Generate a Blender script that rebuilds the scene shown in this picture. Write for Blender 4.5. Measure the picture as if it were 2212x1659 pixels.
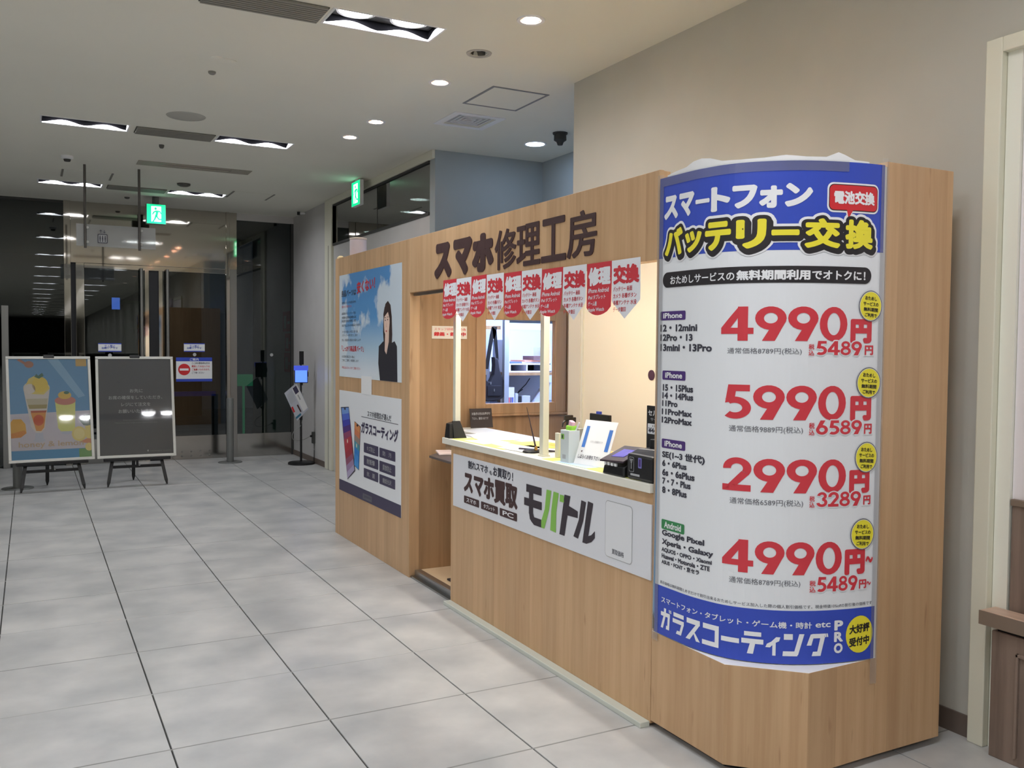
import bpy, bmesh, math, random
from mathutils import Matrix, Vector
random.seed(7)
S = bpy.context.scene
COL = S.collection
for o in list(bpy.data.objects):
    bpy.data.objects.remove(o)

# ------------------------------------------------------------------ camera
W_, H_ = 2212, 1659
cx, cy = W_ / 2, H_ / 2
va = Vector((65 - cx, 742 - cy)); vb = Vector((4785 - cx, 780 - cy))
FPX = math.sqrt(-(va.x * vb.x + va.y * vb.y))
Yc = Vector((va.x, va.y, FPX)).normalized()
Xc = Vector((vb.x, vb.y, FPX)).normalized()
Zc = Xc.cross(Yc).normalized()
if Zc.y > 0:
    Zc = -Zc
right = Vector((Xc.x, Yc.x, Zc.x)); down = Vector((Xc.y, Yc.y, Zc.y)); fwd = Vector((Xc.z, Yc.z, Zc.z))
cam = bpy.data.cameras.new('camera'); camo = bpy.data.objects.new('camera', cam); COL.objects.link(camo)
M = Matrix((( right.x, -down.x, -fwd.x, 0), (right.y, -down.y, -fwd.y, 0), (right.z, -down.z, -fwd.z, 1.5), (0, 0, 0, 1)))
camo.matrix_world = M
cam.sensor_fit = 'HORIZONTAL'; cam.sensor_width = 36; cam.lens = FPX / W_ * 36
cam.clip_start = 0.05; cam.clip_end = 200
S.camera = camo

# ------------------------------------------------------------------ world, exposure
w = bpy.data.worlds.new('world'); S.world = w; w.use_nodes = True
w.node_tree.nodes['Background'].inputs[0].default_value = (0.55, 0.62, 0.75, 1)
w.node_tree.nodes['Background'].inputs[1].default_value = 0.02
S.view_settings.view_transform = 'Standard'
try: S.view_settings.look = 'None'
except Exception: pass
S.view_settings.gamma = 1
S.view_settings.use_curve_mapping = False
S.view_settings.exposure = 0.64
S.cycles.max_bounces = 8; S.cycles.diffuse_bounces = 7; S.cycles.glossy_bounces = 5
S.cycles.transparent_max_bounces = 12; S.cycles.sample_clamp_indirect = 6
S.cycles.caustics_reflective = False; S.cycles.caustics_refractive = False

TUBE = 62.0      # radiance of the round lamps in the twin ceiling fittings
WARM = 55.0     # radiance of the small warm downlights
ALC = 30.0       # alcove lamp
BATT = 46.0      # batten behind the lintel
ROOM = 60.0      # workroom lamp
ZC = 3.25

# ------------------------------------------------------------------ materials
def srgb(r, g, b):
    f = lambda c: (c / 255) / 12.92 if c / 255 <= .04045 else ((c / 255 + .055) / 1.055) ** 2.4
    return (f(r), f(g), f(b), 1)
MATS = {}
def mat(name, rgb, rough=.5, metal=0., spec=.5, emit=None, es=0., alpha=1.):
    if name in MATS: return MATS[name]
    m = bpy.data.materials.new(name); m.use_nodes = True
    p = m.node_tree.nodes['Principled BSDF']
    p.inputs['Base Color'].default_value = srgb(*rgb); p.inputs['Roughness'].default_value = rough
    p.inputs['Metallic'].default_value = metal; p.inputs['Specular IOR Level'].default_value = spec
    if emit:
        p.inputs['Emission Color'].default_value = srgb(*emit); p.inputs['Emission Strength'].default_value = es
    if alpha < 1: p.inputs['Alpha'].default_value = alpha
    MATS[name] = m
    return m
def nn(m, t, **k):
    n = m.node_tree.nodes.new(t)
    for a, b in k.items(): setattr(n, a, b)
    return n
def lk(m, a, b): m.node_tree.links.new(a, b)
def ramp(m, stops):
    r = nn(m, 'ShaderNodeValToRGB'); e = r.color_ramp.elements
    while len(e) < len(stops): e.new(.5)
    for i, (p, c) in enumerate(stops): e[i].position = p; e[i].color = c
    return r
def coords(m):
    """world-space position"""
    return nn(m, 'ShaderNodeNewGeometry').outputs['Position']
def noise_mat(name, c1, c2, scale, rough=.5, detail=3, bump=0., bscale=None, spec=.5, stretch=None, rr=None, mid=(.35, .65)):
    m = mat(name, (128, 128, 128), rough, spec=spec); p = m.node_tree.nodes['Principled BSDF']
    mp = nn(m, 'ShaderNodeMapping'); lk(m, coords(m), mp.inputs[0])
    if stretch: mp.inputs['Scale'].default_value = stretch
    n = nn(m, 'ShaderNodeTexNoise'); n.inputs['Scale'].default_value = scale; n.inputs['Detail'].default_value = detail
    lk(m, mp.outputs[0], n.inputs['Vector'])
    r = ramp(m, [(mid[0], srgb(*c1)), (mid[1], srgb(*c2))]); lk(m, n.outputs[0], r.inputs[0]); lk(m, r.outputs[0], p.inputs['Base Color'])
    if bump:
        n2 = nn(m, 'ShaderNodeTexNoise'); n2.inputs['Scale'].default_value = bscale or scale * 6; n2.inputs['Detail'].default_value = 4
        lk(m, mp.outputs[0], n2.inputs['Vector'])
        b = nn(m, 'ShaderNodeBump'); b.inputs['Strength'].default_value = bump; b.inputs['Distance'].default_value = .002
        lk(m, n2.outputs[0], b.inputs['Height']); lk(m, b.outputs[0], p.inputs['Normal'])
    return m
def wood_mat(name, light, dark, knot, board=.105, tone=.16, rough=.45):
    m = mat(name, (160, 120, 80), rough, spec=.35); p = m.node_tree.nodes['Principled BSDF']; nt = m.node_tree
    sp = nn(m, 'ShaderNodeSeparateXYZ'); lk(m, coords(m), sp.inputs[0])
    ad = nn(m, 'ShaderNodeMath', operation='SUBTRACT'); lk(m, sp.outputs[0], ad.inputs[0]); lk(m, sp.outputs[1], ad.inputs[1])
    dv = nn(m, 'ShaderNodeMath', operation='DIVIDE'); lk(m, ad.outputs[0], dv.inputs[0]); dv.inputs[1].default_value = board
    fl = nn(m, 'ShaderNodeMath', operation='FLOOR'); lk(m, dv.outputs[0], fl.inputs[0])
    wn = nn(m, 'ShaderNodeTexWhiteNoise', noise_dimensions='1D'); lk(m, fl.outputs[0], wn.inputs['W'])
    # grain : very stretched along z, offset per board
    cb = nn(m, 'ShaderNodeCombineXYZ')
    s1 = nn(m, 'ShaderNodeMath', operation='MULTIPLY'); lk(m, ad.outputs[0], s1.inputs[0]); s1.inputs[1].default_value = 19
    s2 = nn(m, 'ShaderNodeMath', operation='MULTIPLY'); lk(m, sp.outputs[2], s2.inputs[0]); s2.inputs[1].default_value = .9
    s3 = nn(m, 'ShaderNodeMath', operation='MULTIPLY'); lk(m, wn.outputs['Value'], s3.inputs[0]); s3.inputs[1].default_value = 30
    lk(m, s1.outputs[0], cb.inputs[0]); lk(m, s3.outputs[0], cb.inputs[1]); lk(m, s2.outputs[0], cb.inputs[2])
    n = nn(m, 'ShaderNodeTexNoise'); n.inputs['Scale'].default_value = 1; n.inputs['Detail'].default_value = 5; n.inputs['Roughness'].default_value = .62
    lk(m, cb.outputs[0], n.inputs['Vector'])
    r = ramp(m, [(.28, srgb(*dark)), (.62, srgb(*light))]); lk(m, n.outputs[0], r.inputs[0])
    # tone per board, softly
    hs = nn(m, 'ShaderNodeHueSaturation'); lk(m, r.outputs[0], hs.inputs['Color'])
    mr = nn(m, 'ShaderNodeMapRange'); lk(m, wn.outputs['Value'], mr.inputs[0]); mr.inputs[3].default_value = 1 - tone; mr.inputs[4].default_value = 1 + tone * .6
    lk(m, mr.outputs[0], hs.inputs['Value'])
    # sparse dark streak knots
    cb2 = nn(m, 'ShaderNodeCombineXYZ')
    k1 = nn(m, 'ShaderNodeMath', operation='MULTIPLY'); lk(m, ad.outputs[0], k1.inputs[0]); k1.inputs[1].default_value = 26
    k2 = nn(m, 'ShaderNodeMath', operation='MULTIPLY'); lk(m, sp.outputs[2], k2.inputs[0]); k2.inputs[1].default_value = 4.2
    lk(m, k1.outputs[0], cb2.inputs[0]); lk(m, s3.outputs[0], cb2.inputs[1]); lk(m, k2.outputs[0], cb2.inputs[2])
    n2 = nn(m, 'ShaderNodeTexNoise'); n2.inputs['Scale'].default_value = 1; n2.inputs['Detail'].default_value = 1.5; lk(m, cb2.outputs[0], n2.inputs['Vector'])
    r2 = ramp(m, [(.70, (0, 0, 0, 1)), (.80, (.55, .55, .55, 1))]); lk(m, n2.outputs[0], r2.inputs[0])
    mx = nn(m, 'ShaderNodeMix', data_type='RGBA'); lk(m, r2.outputs[0], mx.inputs[0]); lk(m, hs.outputs[0], mx.inputs[6]); mx.inputs[7].default_value = srgb(*knot)
    lk(m, mx.outputs[2], p.inputs['Base Color'])
    return m

M_wall = noise_mat('wall_paint', (188, 187, 178), (196, 195, 186), 1.6, .75, bump=.12, bscale=160)
M_wallgrey = noise_mat('grey_wall_paint', (186, 184, 182), (198, 196, 194), 1.3, .75, bump=.1, bscale=150)
M_ceil = noise_mat('ceiling_paint', (226, 225, 213), (230, 229, 217), .8, .8, bump=.06, bscale=90)
M_cream = mat('cream_trim', (226, 224, 206), .4)
M_tile = noise_mat('floor_tile', (168, 170, 171), (206, 205, 203), 2.9, .34, detail=9, spec=.45, bump=.05, bscale=30, mid=(.3, .7))
M_bed = mat('dark_grout', (66, 66, 64), .9)
M_joint = noise_mat('grey_joint', (134, 135, 132), (146, 147, 144), 5, .8)
M_jointf = noise_mat('pale_joint', (160, 161, 160), (172, 173, 171), 5, .8)
M_wood = wood_mat('pine_laminate', (208, 172, 132), (190, 152, 113), (146, 104, 70), board=.13, tone=.07)
M_woodd = wood_mat('oak_laminate', (178, 145, 110), (156, 122, 88), (124, 90, 62), board=.09, tone=.12)
M_brown = wood_mat('grey_brown_veneer', (140, 122, 110), (110, 94, 84), (90, 74, 66), board=.3, tone=.05)
M_top = noise_mat('pinkish_wood_top', (196, 166, 146), (210, 180, 160), 4, .4, stretch=(8, 1, 1))
M_browntrim = mat('brown_edging', (128, 112, 98), .5)
M_base = mat('brown_skirting', (104, 92, 84), .55)
M_black = mat('black_plastic', (24, 24, 26), .38)
M_matt = mat('matt_black', (26, 26, 27), .75)
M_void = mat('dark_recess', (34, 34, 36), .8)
M_darkgrey = mat('dark_grey', (62, 62, 60), .6)
M_white = mat('white_plastic', (235, 236, 238), .4)
M_paper = mat('white_paper', (238, 239, 240), .6)
M_ledge = mat('white_ledge', (250, 250, 248), .5)
M_mirror = mat('polished_steel', (196, 190, 180), .045, 1.)
M_steel = mat('brushed_steel', (170, 170, 168), .28, 1.)
M_kick = mat('kickplate_steel', (178, 176, 172), .13, 1.)
M_alu = mat('aluminium', (190, 190, 190), .35, 1.)
M_grille = mat('grey_grille', (136, 134, 126), .6)
M_frame = mat('silver_frame', (208, 208, 202), .35, .3)
M_lamp = mat('lamp_white', (255, 255, 255), .5, emit=(248, 250, 255), es=TUBE)
M_warm = mat('lamp_warm', (255, 255, 255), .5, emit=(255, 228, 200), es=WARM)
M_cool = mat('lamp_cool', (255, 255, 255), .5, emit=(196, 222, 255), es=ALC)
M_batt = mat('lamp_batten', (255, 255, 255), .5, emit=(255, 249, 238), es=BATT)
M_room = mat('lamp_room', (255, 255, 255), .5, emit=(186, 208, 255), es=ROOM)
M_copper = mat('copper_reflector', (206, 140, 100), .5)
def glass_mat(name, tint, refl, rough=0.0):
    m = bpy.data.materials.new(name); m.use_nodes = True; nt = m.node_tree
    for n in list(nt.nodes): nt.nodes.remove(n)
    out = nn(m, 'ShaderNodeOutputMaterial'); tr = nn(m, 'ShaderNodeBsdfTransparent'); gl = nn(m, 'ShaderNodeBsdfGlossy')
    tr.inputs[0].default_value = (*tint, 1); gl.inputs['Roughness'].default_value = rough
    mx = nn(m, 'ShaderNodeMixShader'); lw = nn(m, 'ShaderNodeLayerWeight'); lw.inputs[0].default_value = .35
    mr = nn(m, 'ShaderNodeMapRange'); lk(m, lw.outputs['Fresnel'], mr.inputs[0]); mr.inputs[3].default_value = refl; mr.inputs[4].default_value = min(1, refl + .6)
    lk(m, mr.outputs[0], mx.inputs[0]); lk(m, tr.outputs[0], mx.inputs[1]); lk(m, gl.outputs[0], mx.inputs[2]); lk(m, mx.outputs[0], out.inputs[0])
    return m
M_glass = glass_mat('door_glass', (.55, .6, .6), .07)
M_tglass = glass_mat('transom_glass', (.72, .78, .76), .38)
M_acry = glass_mat('frosted_acrylic', (.62, .66, .68), .12, .12)
M_film = glass_mat('clear_tape', (.97, .97, .98), .05, .3)
def milky(m, k_):
    out = [n for n in m.node_tree.nodes if n.type == 'OUTPUT_MATERIAL'][0]; src = out.inputs[0].links[0].from_socket
    df = nn(m, 'ShaderNodeBsdfDiffuse'); df.inputs[0].default_value = (.85, .85, .86, 1); mx = nn(m, 'ShaderNodeMixShader'); mx.inputs[0].default_value = k_
    lk(m, src, mx.inputs[1]); lk(m, df.outputs[0], mx.inputs[2]); lk(m, mx.outputs[0], out.inputs[0])
milky(M_film, .11)
milky(M_acry, .24)
# print inks
I_blue = mat('ink_blue', (52, 78, 190), .42); I_white = mat('ink_white', (242, 243, 246), .45); I_black = mat('ink_black', (36, 32, 36), .5)
I_yel = mat('ink_yellow', (245, 232, 60), .45); I_red = mat('ink_red', (214, 58, 70), .45); I_bub = mat('ink_bubble_red', (212, 44, 52), .45)
I_pur = mat('ink_purple', (78, 50, 120), .5); I_grn = mat('ink_green', (58, 138, 84), .5); I_txt = mat('ink_charcoal', (62, 62, 74), .55)
I_grey = mat('ink_grey', (104, 104, 112), .55); I_brown = mat('ink_brown', (70, 46, 46), .5); I_lime = mat('ink_lime', (138, 196, 86), .5)
I_navy = mat('ink_navy', (66, 60, 88), .5); I_dk = mat('ink_dark', (58, 50, 58), .5); I_lg = mat('ink_light_grey', (176, 178, 180), .5)
I_ora = mat('ink_orange', (214, 128, 52), .5); I_pbody = mat('poster_body', (236, 239, 243), .42); I_sky = mat('ink_sky', (126, 186, 232), .45)

# ------------------------------------------------------------------ mesh helpers
def wl(o):
    v = Vector((0, 0, 0))
    while o is not None:
        v += o.location; o = o.parent
    return v
class MB:
    def __init__(s): s.v = []; s.f = []; s.m = []
    def add(s, vs, fs, m=0):
        b = len(s.v); s.v += [tuple(p) for p in vs]
        for f in fs: s.f.append([b + i for i in f]); s.m.append(m)
        return s
    def box(s, x0, x1, y0, y1, z0, z1, m=0, rot=None, piv=None):
        vs = [Vector((x, y, z)) for z in (z0, z1) for y in (y0, y1) for x in (x0, x1)]
        if rot is not None:
            pv = Vector(piv) if piv else Vector(((x0 + x1) / 2, (y0 + y1) / 2, (z0 + z1) / 2))
            vs = [rot @ (v - pv) + pv for v in vs]
        return s.add(vs, [(0, 2, 3, 1), (4, 5, 7, 6), (0, 1, 5, 4), (2, 6, 7, 3), (0, 4, 6, 2), (1, 3, 7, 5)], m)
    def hexa(s, a, b, m=0):
        """two matching quads a, b joined into a solid"""
        return s.add(list(a) + list(b), [(3, 2, 1, 0), (4, 5, 6, 7), (0, 1, 5, 4), (1, 2, 6, 5), (2, 3, 7, 6), (3, 0, 4, 7)], m)
    def prism(s, pts, z0, z1, m=0, capm=None):
        n = len(pts); vs = [(x, y, z0) for x, y in pts] + [(x, y, z1) for x, y in pts]
        s.add(vs, [tuple(range(n))[::-1]] + [(i, (i + 1) % n, n + (i + 1) % n, n + i) for i in range(n)], m)
        b = len(s.v) - 2 * n
        s.f.append([b + n + i for i in range(n)]); s.m.append(m if capm is None else capm)
        return s
    def lathe(s, c, prof, n=24, m=0, axis='z', cap=True):
        """prof: list of (r, h)"""
        vs = []; fs = []
        for r, h in prof:
            for k in range(n):
                a = 2 * math.pi * k / n; p, q = r * math.cos(a), r * math.sin(a)
                vs.append({'z': (c[0] + p, c[1] + q, c[2] + h), 'y': (c[0] + p, c[1] + h, c[2] + q), 'x': (c[0] + h, c[1] + p, c[2] + q)}[axis])
        for j in range(len(prof) - 1):
            for k in range(n):
                fs.append((j * n + k, j * n + (k + 1) % n, (j + 1) * n + (k + 1) % n, (j + 1) * n + k))
        if cap:
            fs.append(tuple(range(n))[::-1]); fs.append(tuple((len(prof) - 1) * n + k for k in range(n)))
        return s.add(vs, fs, m)
    def tube(s, pts, r, n=10, m=0, r1=None):
        pts = [Vector(p) for p in pts]; vs = []; fs = []
        for i, p in enumerate(pts):
            d = (pts[min(i + 1, len(pts) - 1)] - pts[max(i - 1, 0)]).normalized()
            u = d.cross(Vector((0, 0, 1)))
            if u.length < 1e-3: u = d.cross(Vector((0, 1, 0)))
            u.normalize(); v = d.cross(u).normalized()
            rr = r if r1 is None else r + (r1 - r) * i / (len(pts) - 1)
            for k in range(n):
                a = 2 * math.pi * k / n; vs.append(p + rr * (u * math.cos(a) + v * math.sin(a)))
        for j in range(len(pts) - 1):
            for k in range(n): fs.append((j * n + k, j * n + (k + 1) % n, (j + 1) * n + (k + 1) % n, (j + 1) * n + k))
        fs.append(tuple(range(n))[::-1]); fs.append(tuple((len(pts) - 1) * n + k for k in range(n)))
        return s.add(vs, fs, m)
    def build(s, name, mats, parent=None, bevel=0, smooth=False):
        if not isinstance(mats, (list, tuple)): mats = [mats]
        me = bpy.data.meshes.new(name); off = wl(parent) if parent else Vector((0, 0, 0))
        c = off
        if parent is None and s.v:
            xs = [p[0] for p in s.v]; ys = [p[1] for p in s.v]; zs = [p[2] for p in s.v]
            c = Vector(((min(xs) + max(xs)) / 2, (min(ys) + max(ys)) / 2, min(zs)))
        me.from_pydata([(p[0] - c.x, p[1] - c.y, p[2] - c.z) for p in s.v], [], s.f)
        for mm in mats: me.materials.append(mm)
        for i, p in enumerate(me.polygons): p.material_index = s.m[i]; p.use_smooth = smooth
        me.update()
        if smooth:
            try: me.set_sharp_from_angle(angle=math.radians(38))
            except Exception: pass
        o = bpy.data.objects.new(name, me); COL.objects.link(o)
        if parent: o.parent = parent
        else: o.location = c
        if bevel:
            b = o.modifiers.new('b', 'BEVEL'); b.width = bevel; b.segments = 2; b.limit_method = 'ANGLE'
        return o
def tag(o, label=None, cat=None, group=None, kind=None):
    if label: o['label'] = label
    if cat: o['category'] = cat
    if group: o['group'] = group
    if kind: o['kind'] = kind
    return o
def struct(o): o['kind'] = 'structure'; return o
def thing(name, loc, label, cat, group=None):
    o = bpy.data.objects.new(name, None); COL.objects.link(o); o.location = loc; o.empty_display_size = .05
    return tag(o, label, cat, group)
def dup(root, delta, label=None, par=None):
    c = root.copy(); COL.objects.link(c); c.parent = par
    if par is None: c.location = root.location + Vector(delta)
    if label: c['label'] = label
    for ch in [q for q in root.children]: dup(ch, (0, 0, 0), None, c)
    return c

# ------------------------------------------------------------------ print (flat lettering) helpers
TC = {}
RAW = {}
def raw_text(s):
    if s in RAW: return RAW[s]
    c = bpy.data.curves.new('t', 'FONT'); c.body = s; c.resolution_u = 3
    o = bpy.data.objects.new('t', c); COL.objects.link(o)
    dg = bpy.context.evaluated_depsgraph_get(); dg.update()
    me = bpy.data.meshes.new_from_object(o.evaluated_get(dg))
    RAW[s] = ([(v.co.x, v.co.y) for v in me.vertices], [tuple(p.vertices) for p in me.polygons])
    bpy.data.objects.remove(o); bpy.data.curves.remove(c); bpy.data.meshes.remove(me)
    return RAW[s]
def text_polys(s, bold):
    """glyph outlines, thickened by a round pen run along every outline edge; normalised to the unit box.
    returns points, faces, width, height, height step of each point (so that no two overlapping faces coincide)"""
    k = (s, bold)
    if k in TC: return TC[k]
    v0, f0 = raw_text(s); vs = list(v0); fs = list(f0); st = [0] * len(v0)
    if bold >= .008:
        cnt = {}
        for f in f0:
            for i in range(len(f)):
                e = (f[i], f[(i + 1) % len(f)]); kk = (min(e), max(e)); cnt[kk] = cnt.get(kk, 0) + 1
        edges = [e for e, c in cnt.items() if c == 1]; q = 1; nv = 8 if bold < .06 else 12 if bold < .12 else 18
        done = set()
        for i, j in edges:
            (x0, y0), (x1, y1) = v0[i], v0[j]; dx, dy = x1 - x0, y1 - y0; L = math.hypot(dx, dy)
            if L > 1e-6:
                nx, ny = -dy / L * bold, dx / L * bold; b = len(vs)
                vs += [(x0 + nx, y0 + ny), (x1 + nx, y1 + ny), (x1 - nx, y1 - ny), (x0 - nx, y0 - ny)]; fs.append((b, b + 1, b + 2, b + 3)); st += [1 + q % 37] * 4; q += 1
            for m in (i, j):
                if m in done: continue
                done.add(m); b = len(vs); a0 = math.pi / nv
                vs += [(v0[m][0] + bold * math.cos(a0 + 2 * math.pi * t / nv), v0[m][1] + bold * math.sin(a0 + 2 * math.pi * t / nv)) for t in range(nv)]
                fs.append(tuple(range(b, b + nv))); st += [1 + q % 37] * nv; q += 1
    if vs:
        x0 = min(v[0] for v in vs); x1 = max(v[0] for v in vs); y0 = min(v[1] for v in vs); y1 = max(v[1] for v in vs)
    else: x0 = y0 = 0; x1 = y1 = 1
    TC[k] = ([((x - x0) / max(x1 - x0, 1e-6), (y - y0) / max(y1 - y0, 1e-6)) for x, y in vs], fs, (x1 - x0), (y1 - y0), st)
    return TC[k]
LAY = .0006
class Print:
    """flat shapes in (u, v) with a layer height, mapped onto a surface at build time"""
    def __init__(s, mp, cuts=None): s.mp = mp; s.cuts = cuts; s.v = []; s.f = []; s.m = []; s.mats = []
    def mi(s, m):
        if m not in s.mats: s.mats.append(m)
        return s.mats.index(m)
    def poly(s, pts, m, lay=1):
        b = len(s.v); s.v += [(p[0], p[1], lay * LAY) for p in pts]; s.f.append(list(range(b, b + len(pts)))); s.m.append(s.mi(m)); return s
    def rect(s, u0, u1, v0, v1, m, lay=1): return s.poly([(u0, v0), (u1, v0), (u1, v1), (u0, v1)], m, lay)
    def rrect(s, u0, u1, v0, v1, r, m, lay=1, n=5):
        su = 1 if u1 > u0 else -1; pts = []
        for (cu, cv, a0) in ((u1 - su * r, v1 - r, 0), (u0 + su * r, v1 - r, 90), (u0 + su * r, v0 + r, 180), (u1 - su * r, v0 + r, 270)):
            for k in range(n + 1):
                a = math.radians(a0 + 90 * k / n); pts.append((cu + su * r * math.cos(a), cv + r * math.sin(a)))
        return s.poly(pts, m, lay)
    def ell(s, cu, cv, ru, rv, m, lay=1, n=28): return s.poly([(cu + ru * math.cos(2 * math.pi * k / n), cv + rv * math.sin(2 * math.pi * k / n)) for k in range(n)], m, lay)
    def text(s, t, u0, u1, v0, v1, m, lay=2, bold=.02, skew=0., shear=0.):
        vs, fs, _, _, st = text_polys(t, bold); b = len(s.v); i = s.mi(m)
        for q, (a, c) in enumerate(vs): s.v.append((u0 + (u1 - u0) * (a + skew * (c - .5)), v0 + (v1 - v0) * c + shear * (a - .5), lay * LAY + 1.1e-5 * st[q]))
        for f in fs: s.f.append([b + k for k in f]); s.m.append(i)
        return s
    def shapes(s, polys, u0, u1, v0, v1, m, lay=2):
        for q, p in enumerate(polys): s.poly([(u0 + (u1 - u0) * a, v0 + (v1 - v0) * c) for a, c in p], m, lay + (.028 * q if len(polys) < 14 else .0005 * q if len(p) == 4 else .0005 * q + .05))
        return s
    def build(s, name, parent=None):
        bm = bmesh.new(); vs = [bm.verts.new(p) for p in s.v]
        for f, m in zip(s.f, s.m):
            try: fc = bm.faces.new([vs[i] for i in f]); fc.material_index = m
            except Exception: pass
        if s.cuts:
            for u in s.cuts:
                bmesh.ops.bisect_plane(bm, geom=bm.verts[:] + bm.edges[:] + bm.faces[:], plane_co=(u, 0, 0), plane_no=(1, 0, 0))
        bmesh.ops.triangulate(bm, faces=bm.faces[:])
        off = wl(parent) if parent else Vector((0, 0, 0))
        for v in bm.verts: v.co = Vector(s.mp(v.co.x, v.co.y, v.co.z)) - off
        me = bpy.data.meshes.new(name); bm.to_mesh(me); bm.free()
        for mm in s.mats: me.materials.append(mm)
        o = bpy.data.objects.new(name, me); COL.objects.link(o)
        if parent: o.parent = parent
        return o
def on_x(X): return lambda u, v, h: (X - h, u, v)          # surface facing -x ; u = y , v = z
def on_y(Y): return lambda u, v, h: (u, Y - h, v)          # surface facing -y ; u = x , v = z
def on_frame(o, U, V):                                    # any flat surface
    o = Vector(o); U = Vector(U); V = Vector(V); N = U.cross(V).normalized()
    return lambda u, v, h: tuple(o + U * u + V * v + N * h)
# ---- bold geometric figures (unit height)
def arc(cu, cv, ru, rv, t, a0, a1, n=22):
    out = []
    for k in range(n):
        a, b = math.radians(a0 + (a1 - a0) * k / n), math.radians(a0 + (a1 - a0) * (k + 1) / n)
        out.append([(cu + ru * math.cos(a), cv + rv * math.sin(a)), (cu + ru * math.cos(b), cv + rv * math.sin(b)),
                    (cu + (ru - t) * math.cos(b), cv + (rv - t) * math.sin(b)), (cu + (ru - t) * math.cos(a), cv + (rv - t) * math.sin(a))])
    return out
DG = {
 '0': (.66, arc(.33, .5, .33, .5, .175, 0, 360)),
 '9': (.66, arc(.33, .66, .33, .34, .185, 0, 360) + [[(.15, 0), (.42, 0), (.648, .58), (.60, .50), (.485, .535), (.36, .34), (.30, .33)]]),
 '6': (.66, arc(.33, .34, .33, .34, .185, 0, 360) + [[(.51, 1), (.24, 1), (.012, .42), (.06, .50), (.175, .465), (.30, .66), (.36, .67)]]),
 '4': (.72, [[(.38, 1), (.60, 1), (.60, 0), (.38, 0)], [(0, .20), (.72, .20), (.72, .38), (0, .38)], [(0, .38), (.22, .38), (.40, .70), (.40, 1)]]),
 '5': (.64, [[(.15, .81), (.60, .81), (.60, 1), (.13, 1)], [(.13, 1), (.32, 1), (.27, .52), (.06, .46)]] + arc(.28, .325, .35, .325, .185, -130, 128)),
 '2': (.64, arc(.32, .68, .31, .32, .18, -32, 185) + [[(.0, .19), (.0, 0), (.62, 0), (.62, .19)], [(0, 0), (.28, .12), (.585, .51), (.42, .60)]]),
 '3': (.60, arc(.28, .73, .27, .27, .165, -80, 172) + arc(.28, .30, .31, .30, .175, -172, 85)),
 '8': (.64, arc(.32, .74, .27, .26, .155, 0, 360) + arc(.32, .29, .32, .29, .165, 0, 360)),
}
def figures(P, s, u0, u1, v0, v1, m, lay=2, gap=.03):
    ws = [DG[c][0] for c in s]; tot = sum(ws) + gap * (len(s) - 1); u = 0
    for c, wd in zip(s, ws):
        P.shapes(DG[c][1], u0 + (u1 - u0) * (u / tot), u0 + (u1 - u0) * (u / tot) + (u1 - u0) / tot, v0, v1, m, lay)
        u += wd + gap
# ================================================================== SETTING
X0 = 2.155           # shop front plane
YG = 12.43           # glass wall plane
XW = 3.20            # right-hand wall plane
# ---- ceiling with real openings
ROWS = [4.765, 8.02, 11.06] + [1.55 - 3.2 * k for k in range(13)]
FX = [(.10, .72), (1.42, 2.035)]
FX_FILL = [(-2.60, -1.98), (-3.92, -3.30)]      # unseen fittings added left of the picture to brighten the poster front
holes = []
for y in ROWS:
    for a, b in FX: holes.append((a, b, y - .115, y + .115))
    if -9 < y < 5:
        for a, b in FX_FILL: holes.append((a, b, y - .115, y + .115))
DL = [(2.385, 4.30, 1), (2.383, 4.93, 0), (2.417, 5.594, 1), (2.402, 6.809, 1), (2.387, 7.411, 1), (2.40, 3.05, 1), (2.40, 1.80, 1), (2.40, -.4, 1), (2.4, -3.2, 1)]
for x, y, on in DL: holes.append((x - .048, x + .048, y - .048, y + .048))
VENT = (2.81, 3.235, 6.21, 6.63); holes.append((2.87, 3.175, 6.27, 6.57))
SLOT = (.93, 1.99, 9.33, 9.55); holes.append((1.12, 1.80, 9.385, 9.495))
cx0, cx1, cy0, cy1 = -4.2, 4.5, -45.0, YG + .0
def plane_holes(mb, x0, x1, y0, y1, z, th, hs):
    ys = sorted({y0, y1} | {h[2] for h in hs} | {h[3] for h in hs})
    for a, b in zip(ys[:-1], ys[1:]):
        m = (a + b) / 2; cur = x0
        for h in sorted([h for h in hs if h[2] < m < h[3]]):
            if h[0] > cur: mb.box(cur, h[0], a, b, z, z + th)
            cur = max(cur, h[1])
        if cur < x1: mb.box(cur, x1, a, b, z, z + th)
mb = MB(); plane_holes(mb, cx0, cx1, cy0, cy1, ZC, .15, holes); struct(mb.build('ceiling', M_ceil))
mb = MB(); mb.box(cx0, cx1, cy0, cy1, ZC + .3, ZC + .35); struct(mb.build('ceiling_slab', M_void))

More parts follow.
